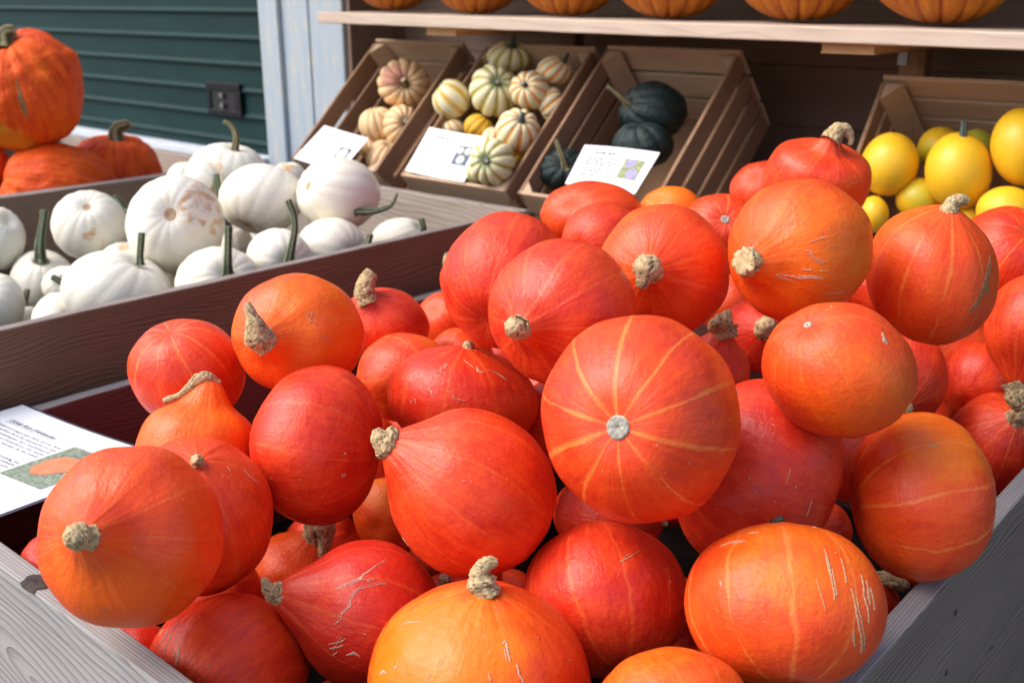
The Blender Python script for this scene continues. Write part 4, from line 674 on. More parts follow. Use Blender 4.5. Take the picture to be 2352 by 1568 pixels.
'P46':('hok',[-0.375, 0.6379, 0.8913],[0.05093, -0.01631, 0.02225, 0.03472, 0.02232, -0.03784, 0.00546, 0.03644, 0.03314],[-0.422, 0.527, -0.738],None,{'neck': 0.1, 'stripe': 0.5, 'hue': 0.45, 'patch': [-0.378, 0.865, 0.331, 0.6]}),
'P47':('hok',[-1.107, 0.4663, 0.8153],[0.02131, -0.01495, 0.03644, 0.03847, 0.01248, -0.01535, -0.00891, 0.03524, 0.02089],[0.444, -0.444, -0.778],None,{'neck': 0.1, 'hue': 0}),
'P48':('hok',[-0.9497, 0.4695, 0.7657],[0.02082, -0.01476, 0.02883, 0.03163, 0.01217, -0.01425, -0.0072, 0.02884, 0.02077],[0.444, -0.444, -0.778],None,{'neck': 0.1, 'hue': 0}),
'P49':('hok',[-0.8448, 0.8548, 0.6777],[0.04193, -0.01843, 0.03252, 0.03987, 0.02018, -0.03291, -0.00173, 0.0425, 0.02973],[-0.182, 0.646, 0.741],[0.0057, -0.0207, 0.0528, 0.0062, 0.0068, -0.0209, 0.0591, 0.0068, 0.0133, -0.0187, 0.06, 0.0045],{'neck': 0.1, 'hue': 0}),
'P50':('hok',[-0.7994, 0.6281, 0.6747],[0.02646, -0.0165, 0.02501, 0.02916, 0.01599, -0.01965, -0.00366, 0.02996, 0.02426],[0.444, -0.444, -0.778],None,{'neck': 0.1, 'hue': 0.1}),
'X1':('hok',[-0.9383, 1.73, 0.8875],[0.05575, -0.01149, 0.02886, 0.03145, 0.01262, -0.05322, 0.00373, 0.058, 0.0173],[0.465, -0.349, -0.814],None,{'neck': 0.1}),
'X2':('hok',[-0.5192, 1.73, 0.8934],[0.05798, -0.01209, 0.0172, 0.01989, 0.01418, -0.05733, 0.00775, 0.05535, 0.01845],[-0.465, -0.349, -0.814],None,{'neck': 0.1}),
'W1':('white',[-2.5754, 1.0603, 0.8928],[0.02275, -0.0096, 0.06347, 0.05237, 0.01565, -0.02613, -0.00553, 0.07414, 0.01373],[0.391, 0.651, 0.651],None,{}),
'W2':('white',[-2.4795, 1.1081, 0.7932],[0.03257, -0.01216, 0.07099, 0.0681, 0.01661, -0.03173, -0.00805, 0.07394, 0.01881],[-0.09, 0.764, 0.639],[0.0331, -0.0134, 0.0701, 0.0157, 0.0363, -0.0131, 0.0898, 0.0146, 0.0322, -0.0037, 0.1195, 0.0115, 0.0287, 0.0084, 0.1541, 0.0094, 0.0266, 0.0156, 0.1749, 0.0115],{}),
'W3':('white',[-2.2381, 1.1213, 0.9631],[0.037, -0.00905, 0.07261, 0.07116, 0.01513, -0.03638, -0.00622, 0.07646, 0.0158],[0.023, -0.613, -0.79],None,{'patch': [0.091, -0.488, 0.868, 0.18]}),
'W4':('white',[-1.9217, 1.1495, 1.0041],[0.05191, -0.01183, 0.08699, 0.08437, 0.01878, -0.05203, -0.00624, 0.09941, 0.02018],[0.148, -0.248, -0.957],None,{'patch': [0.617, 0.398, 0.678, 0.52]}),
'W5':('white',[-2.3304, 1.2211, 0.9313],[0.02784, -0.00727, 0.05446, 0.05128, 0.01193, -0.02854, -0.00435, 0.06075, 0.01212],[0.45, 0.75, 0.485],[0.0351, 0.019, 0.0481, 0.0103, 0.0316, 0.0125, 0.0601, 0.0093, 0.0212, 0.0058, 0.0753, 0.0082],{}),
'W6':('white',[-2.2857, 0.9139, 0.8099],[0.02184, -0.01257, 0.05914, 0.04984, 0.016, -0.02364, -0.00684, 0.06774, 0.01656],[-0.408, 0.408, 0.816],None,{}),
'W7':('white',[-1.9005, 0.9924, 0.8935],[0.05133, -0.01609, 0.08409, 0.09062, 0.01551, -0.04391, -0.0137, 0.08259, 0.02462],[0.429, 0.79, 0.439],[0.0466, 0.0304, 0.0661, 0.0086, 0.0484, 0.031, 0.0794, 0.0077, 0.0453, 0.0372, 0.0997, 0.0077, 0.0422, 0.0434, 0.12, 0.0077],{}),
'W8':('white',[-2.0179, 0.917, 0.8209],[0.02221, -0.0126, 0.05255, 0.04474, 0.01515, -0.02388, -0.00602, 0.06251, 0.01638],[0.532, 0.068, 0.844],[0.071, 0.0002, 0.0118, 0.0087, 0.0709, 0.001, 0.0233, 0.0086, 0.0654, 0.0034, 0.0397, 0.0086, 0.062, 0.0059, 0.0521, 0.0086],{}),
'W9':('white',[-2.3208, 0.9824, 0.7383],[0.01589, -0.00888, 0.03878, 0.03403, 0.01064, -0.01642, -0.00482, 0.04364, 0.01189],[-0.055, 0.998, 0.014],[-0.012, 0.0111, 0.0574, 0.008, -0.0079, 0.0141, 0.0699, 0.0079, -0.0077, 0.02, 0.0831, 0.0069],{}),
'W10':('white',[-2.1218, 1.1313, 0.888],[0.02736, -0.00736, 0.04726, 0.04894, 0.01035, -0.0252, -0.00478, 0.04862, 0.01252],[0.161, -0.692, -0.703],None,{'patch': [-0.081, 0.731, 0.678, 0.3]}),
'W11':('white',[-1.7146, 1.1066, 0.9227],[0.04644, -0.01153, 0.06403, 0.06915, 0.01491, -0.04133, -0.00588, 0.06879, 0.01969],[0.186, 0.333, 0.924],[0.0637, -0.0209, 0.0393, 0.0115, 0.07, -0.0232, 0.0593, 0.009, 0.0647, -0.0158, 0.0865, 0.0082, 0.0578, -0.0066, 0.1214, 0.0082],{}),
'W12':('white',[-1.7047, 1.2448, 0.944],[0.04043, -0.00956, 0.0529, 0.05394, 0.0127, -0.03863, -0.00352, 0.06346, 0.0157],[0.256, -0.054, 0.965],[0.0622, -0.0239, 0.0109, 0.0121, 0.0688, -0.0216, 0.0353, 0.0094, 0.0669, -0.009, 0.0679, 0.0077, 0.0607, -0.0018, 0.0964, 0.0069, 0.0513, -0.0015, 0.1159, 0.0077, 0.0446, -0.0016, 0.129, 0.0077],{}),
'W13':('white',[-1.7018, 1.3767, 0.9466],[0.0475, -0.00898, 0.05311, 0.05765, 0.01186, -0.04297, -0.00291, 0.06278, 0.01571],[0.634, -0.143, 0.76],[0.071, 0.0016, 0.0013, 0.0109, 0.0873, 0.0093, 0.0089, 0.009, 0.0974, 0.0191, 0.0226, 0.0081, 0.0978, 0.027, 0.0397, 0.0081],{}),
'W14':('white',[-1.7782, 1.4688, 1.0395],[0.0589, -0.0083, 0.0666, 0.07056, 0.01243, -0.05502, -0.00267, 0.08045, 0.01538],[0.804, -0.256, -0.537],[0.0815, -0.0133, -0.0244, 0.0103, 0.1028, -0.0011, -0.0245, 0.0084, 0.1261, 0.0157, -0.0183, 0.0065, 0.1383, 0.0302, -0.0094, 0.0047, 0.142, 0.0431, 0.0128, 0.0037],{'stemside': 1}),
'W15':('white',[-1.9355, 1.3781, 1.0225],[0.05509, -0.00798, 0.07055, 0.07613, 0.01296, -0.05024, -0.00398, 0.07791, 0.01558],[0.374, 0.878, -0.299],None,{'patch': [-0.374, -0.817, 0.439, 0.3]}),
'W16':('white',[-2.1355, 1.426, 1.0564],[0.05167, -0.0055, 0.06754, 0.07632, 0.01073, -0.0451, -0.00379, 0.06873, 0.01245],[0.207, 0.882, 0.423],[0.0348, 0.0053, 0.0623, 0.0102, 0.0364, 0.0097, 0.0822, 0.0082, 0.0276, 0.0105, 0.1016, 0.0071, 0.0164, 0.0063, 0.1143, 0.0061, 0.0053, -0.0012, 0.1191, 0.0051],{'patch': [-0.554, 0.162, 0.816, 0.5]}),
'W17':('white',[-2.3931, 1.4671, 1.0067],[0.0227, -0.00366, 0.03789, 0.0364, 0.00725, -0.02323, -0.0021, 0.04376, 0.00702],[0.0, 0.97, 0.243],None,{}),
'W18':('white',[-2.0841, 1.5648, 1.0248],[0.02661, -0.00393, 0.03552, 0.03503, 0.00668, -0.02667, -0.00151, 0.04381, 0.00725],[0.0, 0.97, 0.243],None,{'patch': [-0.167, 0.714, 0.68, 0.6]}),
'W19':('white',[-1.8552, 1.7205, 0.8822],[0.05127, -0.00764, 0.0465, 0.0547, 0.0097, -0.04313, -0.00176, 0.05437, 0.01423],[0.714, 0.577, 0.396],[0.0537, 0.0266, 0.0274, 0.0096, 0.0561, 0.0246, 0.0389, 0.0085, 0.0484, 0.0254, 0.0561, 0.0085],{}),
'W20':('white',[-2.0776, 1.393, 0.8947],[0.02381, -0.00618, 0.03649, 0.03454, 0.00877, -0.02446, -0.00242, 0.04513, 0.00975],[0.0, 0.894, 0.447],None,{}),
'W21':('white',[-1.9872, 1.1545, 0.8669],[0.02878, -0.0083, 0.04617, 0.04726, 0.01094, -0.02682, -0.00453, 0.04995, 0.01355],[0.0, 0.894, 0.447],None,{}),
'W22':('white',[-2.3011, 1.0769, 0.8202],[0.02265, -0.00734, 0.04409, 0.04532, 0.00983, -0.02063, -0.00527, 0.04361, 0.01207],[-0.218, 0.222, 0.95],[0.0451, -0.0274, 0.0187, 0.0079, 0.0377, -0.0337, 0.0269, 0.0079, 0.0276, -0.0401, 0.0325, 0.0079],{}),
'W23':('white',[-2.0725, 1.3168, 1.0474],[0.02576, -0.00428, 0.04126, 0.03986, 0.008, -0.02621, -0.00227, 0.04818, 0.00801],[0.64, -0.3, 0.707],[0.0629, -0.0002, -0.0371, 0.0059, 0.0597, 0.0026, -0.0084, 0.0068, 0.0511, 0.0066, 0.0176, 0.0068, 0.0473, 0.0081, 0.0288, 0.0068],{}),
'G1':('giant',[-2.98, 1.3511, 1.2062],[0.06565, -0.00196, 0.1575, 0.14383, 0.02578, -0.07141, -0.00539, 0.16681, 0.01289],[-0.28, 0.89, 0.361],[0.0378, -0.0454, 0.131, 0.0259, 0.0344, -0.0415, 0.1467, 0.0235, 0.0391, -0.0326, 0.1578, 0.0212, 0.051, -0.0212, 0.1601, 0.0165],{'patch': [-0.364, -0.859, 0.36, 0.5], 'scars': [[-0.098, 0.211, 0.973, 0.021, -0.049, -0.049, 0.998, 0.091, 0.021, -0.296, 0.955, 0.112, 0.07, -0.451, 0.89, 0.042]]}),
'G2':('giant',[-2.9, 1.373, 0.9337],[0.06951, -0.01143, 0.13464, 0.14269, 0.02378, -0.06374, -0.01096, 0.12742, 0.02397],[-0.954, 0.212, 0.212],None,{}),
'G3':('giant',[-2.98, 1.5915, 0.9407],[0.06865, -0.00949, 0.12062, 0.12595, 0.02093, -0.06442, -0.00811, 0.12094, 0.02061],[0.054, 0.941, 0.335],[0.0359, 0.0017, 0.1026, 0.0286, 0.0291, 0.0056, 0.1248, 0.0247, 0.0313, 0.015, 0.1421, 0.0208, 0.0454, 0.0305, 0.1495, 0.0182, 0.0567, 0.0413, 0.152, 0.0104],{}),
'G4':('giant',[-3.05, 1.2446, 0.9966],[0.02546, -0.00516, 0.06773, 0.06075, 0.01343, -0.02764, -0.00451, 0.0716, 0.01007],[0.0, 0.894, 0.447],None,{}),
'S1':('shelf',[-2.4364, 2.27, 1.5164],[0.08709, 0.00385, 0.08511, 0.09347, 0.00123, -0.0793, 0.00027, 0.09933, -0.00232],[0.02, 0.975, 0.221],None,{}),
'S2':('shelf',[-2.0974, 2.27, 1.5111],[0.09699, 0.00217, 0.08118, 0.08961, -0.00074, -0.08785, 8e-05, 0.10215, -0.00236],[0.02, 0.975, 0.221],None,{}),
'S3':('shelf',[-1.7721, 2.27, 1.5138],[0.1093, 3e-05, 0.07735, 0.08533, -0.00299, -0.09908, -0.00016, 0.10725, -0.00278],[0.02, 0.975, 0.221],None,{}),
'S4':('shelf',[-1.4617, 2.27, 1.5164],[0.12136, -0.00296, 0.07147, 0.07816, -0.0052, -0.11099, -0.00051, 0.11254, -0.00325],[0.02, 0.975, 0.221],None,{}),
'S5':('shelf',[-1.1231, 2.27, 1.5256],[0.13839, -0.00763, 0.06405, 0.06851, -0.00787, -0.12946, -0.0012, 0.12293, -0.00431],[0.02, 0.975, 0.221],None,{}),
'S6':('shelf',[-0.8112, 2.27, 1.527],[0.14453, -0.01309, 0.05016, 0.05171, -0.00898, -0.14038, -0.0019, 0.12683, -0.00476],[0.02, 0.975, 0.221],None,{}),
'A1':('tan',[-2.3617, 2.2266, 1.2057],[0.05587, -0.00239, 0.05741, 0.05919, 0.00558, -0.05412, -0.00062, 0.07404, 0.00594],[0.06, -0.0, 0.998],[0.0485, -0.0404, 0.0047, 0.0116, 0.0583, -0.0513, 0.0108, 0.0103, 0.0591, -0.0587, 0.0175, 0.0116],{'patch': [-0.452, 0.379, 0.808, 0.5]}),
'A2':('tan',[-2.3824, 2.1314, 1.0901],[0.03736, -0.00289, 0.04028, 0.04163, 0.00538, -0.03604, -0.00079, 0.051, 0.00608],[-0.212, 0.954, 0.212],None,{}),
'A3':('tan',[-2.3136, 2.1651, 1.0872],[0.04082, -0.00384, 0.04536, 0.0435, 0.00652, -0.04245, -0.00071, 0.0634, 0.00711],[0.245, 0.2, 0.949],[0.0417, -0.0228, 0.0153, 0.0103, 0.0509, -0.0295, 0.0215, 0.0102],{}),
'A4':('tan',[-2.2957, 2.0742, 1.0029],[0.03596, -0.00425, 0.03957, 0.0396, 0.00661, -0.03575, -0.00093, 0.05249, 0.00771],[0.348, 0.87, 0.348],None,{}),
'A5':('tan',[-2.4018, 2.1329, 1.0233],[0.035, -0.00277, 0.03404, 0.03923, 0.00463, -0.03023, -0.0009, 0.03872, 0.00605],[0.0, 0.976, -0.217],None,{}),
'B1':('mini',[-2.0057, 2.3041, 1.2912],[0.04858, -0.00152, 0.0361, 0.04229, 0.0018, -0.04147, -1e-05, 0.04533, 0.00286],[0.15, 0.819, 0.554],[0.0239, -0.0144, 0.0321, 0.0086, 0.0224, -0.0107, 0.0437, 0.0073, 0.023, -0.004, 0.0577, 0.0073],{'c': 1}),
'B2':('mini',[-1.9713, 2.1982, 1.2067],[0.0513, -0.00369, 0.04782, 0.04599, 0.00472, -0.05332, -0.0001, 0.07261, 0.0059],[0.15, 0.392, 0.908],[0.0347, -0.0279, 0.0233, 0.0107, 0.0503, -0.0418, 0.0295, 0.0083],{'c': 1}),
'B3':('mini',[-2.0918, 2.1536, 1.1789],[0.03879, -0.00279, 0.03883, 0.03765, 0.00435, -0.03998, -0.00028, 0.05609, 0.00503],[-0.755, 0.647, 0.108],None,{'c': 3}),
'B4':('mini',[-1.8361, 2.193, 1.2154],[0.04308, -0.0029, 0.03482, 0.03608, 0.00303, -0.04158, 8e-05, 0.05104, 0.00445],[-0.286, 0.333, 0.898],[0.0146, -0.0373, 0.0166, 0.0081, 0.019, -0.0532, 0.0233, 0.0069],{'c': 2}),
'B5':('mini',[-1.8065, 2.2617, 1.2656],[0.03768, -0.00193, 0.02738, 0.03011, 0.00161, -0.03427, 0.00012, 0.03864, 0.00279],[0.623, 0.719, 0.308],[0.0274, 0.0083, 0.0257, 0.007, 0.0318, 0.01, 0.0348, 0.0058, 0.0334, 0.0152, 0.0437, 0.0058],{'c': 2}),
'B6':('mini',[-1.7816, 2.0793, 1.1236],[0.04479, -0.00444, 0.03775, 0.03839, 0.00503, -0.04405, 4e-05, 0.0563, 0.00692],[0.205, 0.523, 0.827],[0.0288, -0.0199, 0.025, 0.0134, 0.0361, -0.0251, 0.0358, 0.0089, 0.0393, -0.0238, 0.0512, 0.0067],{'c': 2}),
'B7':('mini',[-1.7763, 1.9743, 1.0535],[0.0446, -0.00568, 0.04004, 0.04009, 0.00685, -0.0445, -0.00016, 0.05953, 0.00894],[-0.321, 0.073, 0.944],[0.0175, -0.0407, 0.0096, 0.012, 0.0246, -0.0501, 0.0124, 0.0087],{'c': 1}),
'B8':('mini',[-1.9877, 2.1521, 1.1093],[0.03027, -0.00261, 0.02652, 0.02793, 0.00338, -0.02871, -0.00015, 0.03655, 0.00455],[0.647, 0.755, 0.108],None,{'c': 4}),
'B9':('mini',[-2.0762, 2.1407, 1.0987],[0.02653, -0.00199, 0.02288, 0.0257, 0.0028, -0.02359, -0.00024, 0.02879, 0.00387],[-0.444, 0.889, 0.111],None,{'c': 2}),
'B10':('mini',[-1.7868, 2.2276, 1.1793],[0.03108, -0.00313, 0.02695, 0.02495, 0.00302, -0.0336, 0.00014, 0.04554, 0.00408],[0.808, 0.577, 0.115],None,{'c': 2}),
'B11':('mini',[-1.9131, 2.1376, 1.0822],[0.02842, -0.00284, 0.02443, 0.02542, 0.00345, -0.02729, -8e-05, 0.03481, 0.0047],[0.0, 0.992, 0.124],None,{'c': 2}),
'B12':('mini',[-1.8729, 2.2951, 1.2283],[0.03184, -0.00218, 0.02593, 0.02599, 0.00207, -0.03177, 9e-05, 0.03979, 0.00307],[0.349, 0.93, 0.116],None,{'c': 2}),
'B13':('mini',[-1.8525, 1.9923, 1.0156],[0.02173, -0.00268, 0.01917, 0.02017, 0.00333, -0.02061, -0.00016, 0.02669, 0.00449],[-0.391, 0.911, 0.13],None,{'c': 1}),
'B14':('mini',[-1.8156, 2.1119, 1.0584],[0.02995, -0.00356, 0.0255, 0.02575, 0.00407, -0.02966, 2e-05, 0.03848, 0.0055],[0.647, 0.755, 0.108],None,{'c': 4}),
'K1':('kab',[-1.465, 2.2305, 1.182],[0.07216, -0.00673, 0.04454, 0.04753, 0.00448, -0.06782, 0.00115, 0.07406, 0.00815],[-0.838, 0.292, 0.461],[-0.0363, -0.061, 0.0213, 0.0119, -0.0448, -0.074, 0.0343, 0.0064, -0.0629, -0.0826, 0.0507, 0.0054, -0.0775, -0.0903, 0.0619, 0.0064],{}),
'K2':('kab',[-1.4487, 2.1653, 1.1079],[0.06377, -0.00623, 0.03766, 0.04287, 0.0051, -0.05628, 0.00124, 0.05864, 0.00889],[-0.228, 0.912, 0.342],None,{}),
'K3':('kab',[-1.6323, 2.0877, 1.0359],[0.05408, -0.00566, 0.03684, 0.04238, 0.00587, -0.04711, 0.00053, 0.05191, 0.00934],[0.04, 0.312, 0.949],[0.0292, -0.0341, 0.0157, 0.012, 0.0263, -0.0396, 0.0377, 0.0087, 0.0171, -0.0426, 0.0588, 0.0076, 0.0069, -0.0424, 0.0794, 0.0076],{}),
'Y1':('yel',[-0.8375, 2.1869, 1.1167],[0.05405, -0.00732, 0.02295, 0.02162, 0.00723, -0.05993, 0.00605, 0.06586, 0.00914],[0.429, 0.857, 0.286],None,{}),
'Y2':('yel',[-0.6952, 2.1869, 1.1167],[0.06021, -0.0128, 0.02221, 0.01973, 0.00771, -0.06987, 0.00388, 0.07726, 0.01065],[0.141, 0.911, 0.387],[0.0061, -0.0183, 0.0713, 0.0095, 0.0044, -0.0151, 0.082, 0.0078, 0.003, -0.012, 0.0919, 0.0069, 0.001, -0.0098, 0.101, 0.0069],{}),
'Y3':('yel',[-0.7749, 2.3022, 1.1405],[0.04425, -0.0077, 0.01601, 0.01522, 0.00401, -0.04755, 0.00241, 0.0491, 0.00639],[-0.349, 0.93, -0.116],None,{'green': 1, 'patch': [-0.37, -0.463, 0.805, 0.8]}),
'Y4':('yel',[-0.5887, 2.2144, 1.1724],[0.05574, -0.01259, 0.01797, 0.01524, 0.00603, -0.06758, 0.00337, 0.0748, 0.00847],[0.272, 0.953, 0.136],None,{}),
'Y5':('yel',[-0.7704, 2.1999, 1.0487],[0.04486, -0.00753, 0.0158, 0.01629, 0.00548, -0.04512, 0.00316, 0.0445, 0.00823],[-0.442, 0.885, 0.147],None,{'green': 1, 'patch': [-0.036, 0.36, 0.932, 0.6]}),
'Y6':('yel',[-0.5804, 2.1434, 1.0557],[0.05293, -0.00869, 0.01412, 0.01517, 0.00643, -0.05215, 0.00457, 0.04773, 0.00959],[0.391, 0.911, 0.13],None,{}),
'Y7':('yel',[-0.8401, 2.1404, 1.017],[0.02735, -0.00635, 0.0125, 0.01112, 0.00511, -0.03184, 0.0019, 0.03756, 0.00644],[-0.391, 0.911, 0.13],None,{}),
'Y8':('yel',[-0.7058, 2.3221, 1.1511],[0.03704, -0.00608, 0.01171, 0.01153, 0.00299, -0.03853, 0.00209, 0.03761, 0.00496],[0.391, 0.911, 0.13],None,{'patch': [0.0, 0.19, 0.982, 1.5]}),
'Y9':('yel',[-0.6626, 2.1811, 1.0224],[0.02622, -0.00465, 0.00809, 0.0084, 0.00364, -0.02662, 0.00222, 0.02577, 0.00522],[0.391, 0.911, 0.13],None,{'green': 1}),
}
FILL = [('hok', [-0.585, 1.151, 0.882], 0.065), ('hok', [-0.924, 1.363, 0.82], 0.055), ('hok', [-1.164, 1.625, 0.824], 0.059), ('hok', [-0.908, 1.14, 0.871], 0.065), ('hok', [-1.198, 1.445, 0.971], 0.059), ('hok', [-1.09, 1.509, 0.91], 0.066), ('hok', [-0.719, 1.504, 1.036], 0.055), ('hok', [-0.507, 1.138, 0.982], 0.051), ('hok', [-1.116, 1.124, 0.821], 0.058), ('hok', [-0.883, 1.101, 1.008], 0.046), ('hok', [-1.038, 1.715, 0.898], 0.057), ('hok', [-1.163, 0.773, 0.812], 0.046), ('hok', [-1.016, 1.529, 0.803], 0.048), ('hok', [-1.19, 1.643, 1.038], 0.057), ('hok', [-1.251, 0.968, 0.82], 0.061), ('hok', [-1.386, 1.246, 0.852], 0.058), ('hok', [-0.476, 1.247, 0.862], 0.051), ('hok', [-0.825, 1.243, 0.825], 0.053), ('hok', [-1.235, 1.777, 0.873], 0.047), ('hok', [-0.827, 1.708, 0.857], 0.061), ('hok', [-0.687, 1.557, 0.801], 0.049), ('hok', [-1.25, 1.738, 0.962], 0.045), ('hok', [-1.284, 1.574, 0.869], 0.067), ('hok', [-1.005, 1.37, 0.945], 0.051), ('hok', [-0.899, 1.281, 0.902], 0.055), ('hok', [-1.431, 1.683, 0.922], 0.062), ('hok', [-1.46, 1.118, 0.911], 0.045), ('hok', [-0.962, 1.209, 0.992], 0.063), ('hok', [-0.611, 1.607, 1.012], 0.058), ('hok', [-0.699, 1.097, 0.928], 0.066), ('hok', [-0.833, 1.153, 0.702], 0.059), ('hok', [-1.353, 1.769, 0.731], 0.043), ('hok', [-0.85, 0.785, 0.595], 0.055), ('hok', [-0.446, 1.069, 0.633], 0.055), ('hok', [-1.134, 1.107, 0.681], 0.064), ('hok', [-1.03, 0.616, 0.728], 0.062), ('hok', [-0.899, 0.956, 0.656], 0.041), ('hok', [-0.547, 1.733, 0.755], 0.058), ('hok', [-0.968, 0.539, 0.598], 0.041), ('hok', [-1.013, 1.48, 0.671], 0.05), ('hok', [-1.436, 1.419, 0.75], 0.058), ('hok', [-1.083, 1.314, 0.577], 0.04), ('hok', [-0.44, 1.723, 0.643], 0.06), ('hok', [-1.359, 1.673, 0.571], 0.056), ('hok', [-1.309, 1.497, 0.757], 0.063), ('hok', [-1.434, 1.77, 0.547], 0.046), ('hok', [-0.949, 1.68, 0.701], 0.045), ('hok', [-1.394, 1.269, 0.547], 0.045), ('hok', [-1.203, 1.2, 0.685], 0.047), ('hok', [-0.569, 1.693, 0.589], 0.061), ('hok', [-0.634, 0.999, 0.556], 0.041), ('hok', [-1.177, 1.347, 0.615], 0.058), ('hok', [-1.026, 1.097, 0.604], 0.062), ('hok', [-1.161, 1.504, 0.587], 0.052), ('hok', [-1.303, 0.613, 0.709], 0.054), ('hok', [-1.367, 1.031, 0.654], 0.063), ('hok', [-0.852, 1.323, 0.672], 0.06), ('hok', [-0.429, 1.497, 0.635], 0.063), ('hok', [-0.581, 1.096, 0.587], 0.063), ('hok', [-1.224, 0.71, 0.701], 0.064), ('hok', [-0.957, 1.255, 0.749], 0.047), ('hok', [-0.713, 0.75, 0.643], 0.058), ('hok', [-0.832, 1.668, 0.576], 0.059), ('hok', [-1.295, 1.205, 0.697], 0.046), ('hok', [-0.689, 1.772, 0.695], 0.054), ('hok', [-1.167, 0.984, 0.729], 0.06), ('hok', [-1.29, 1.518, 0.623], 0.041), ('hok', [-0.901, 0.722, 0.734], 0.06), ('hok', [-0.664, 1.36, 0.756], 0.054), ('hok', [-1.292, 1.642, 0.725], 0.041), ('hok', [-1.395, 1.159, 0.565], 0.062), ('hok', [-1.421, 0.719, 0.612], 0.044), ('hok', [-0.749, 1.245, 0.726], 0.042), ('hok', [-0.749, 1.456, 0.619], 0.06), ('hok', [-0.947, 1.669, 0.613], 0.043), ('hok', [-1.047, 1.699, 0.607], 0.057), ('hok', [-1.281, 1.328, 0.664], 0.047), ('hok', [-0.555, 1.338, 0.702], 0.043), ('hok', [-0.604, 1.511, 0.759], 0.052), ('hok', [-1.112, 1.079, 0.553], 0.04), ('hok', [-1.238, 1.683, 0.644], 0.053), ('hok', [-0.994, 0.896, 0.583], 0.045), ('hok', [-0.592, 1.466, 0.577], 0.048), ('hok', [-0.63, 1.038, 0.687], 0.044), ('hok', [-1.261, 1.06, 0.729], 0.061), ('hok', [-0.824, 1.217, 0.584], 0.05), ('hok', [-0.798, 1.04, 0.595], 0.047), ('hok', [-0.906, 1.032, 0.575], 0.051), ('hok', [-1.415, 0.683, 0.742], 0.053), ('hok', [-1.457, 1.311, 0.614], 0.055), ('hok', [-0.63, 1.791, 0.546], 0.045), ('hok', [-1.379, 0.83, 0.562], 0.052), ('hok', [-1.192, 0.911, 0.613], 0.064), ('hok', [-0.625, 1.242, 0.703], 0.043), ('hok', [-0.979, 1.757, 0.74], 0.049), ('hok', [-1.429, 1.518, 0.741], 0.045), ('hok', [-1.281, 0.816, 0.703], 0.048), ('hok', [-1.072, 0.623, 0.569], 0.046), ('hok', [-0.768, 1.342, 0.754], 0.045), ('hok', [-0.928, 0.625, 0.566], 0.053), ('hok', [-0.495, 1.318, 0.639], 0.042), ('hok', [-1.413, 1.197, 0.701], 0.061), ('hok', [-1.128, 1.757, 0.711], 0.065), ('hok', [-0.777, 1.715, 0.686], 0.041), ('hok', [-0.886, 1.542, 0.582], 0.041), ('hok', [-0.799, 0.75, 0.728], 0.045), ('hok', [-1.37, 1.398, 0.628], 0.044), ('hok', [-0.766, 0.92, 0.632], 0.045), ('hok', [-1.149, 1.484, 0.741], 0.055), ('hok', [-1.396, 1.706, 0.67], 0.053), ('white', [-2.624, 1.167, 0.775], 0.058), ('white', [-2.152, 1.229, 0.842], 0.059), ('white', [-2.581, 1.306, 0.703], 0.064), ('white', [-2.549, 1.139, 0.683], 0.053), ('white', [-2.471, 1.349, 0.752], 0.065), ('white', [-2.331, 1.474, 0.778], 0.067), ('white', [-2.287, 1.33, 0.841], 0.062), ('white', [-2.584, 1.668, 0.701], 0.07), ('white', [-2.465, 1.524, 0.825], 0.053), ('white', [-2.521, 1.483, 0.731], 0.057), ('white', [-2.463, 1.577, 0.693], 0.054), ('white', [-2.47, 1.239, 0.693], 0.059), ('white', [-2.438, 1.735, 0.768], 0.056), ('white', [-2.304, 1.601, 0.804], 0.056)]

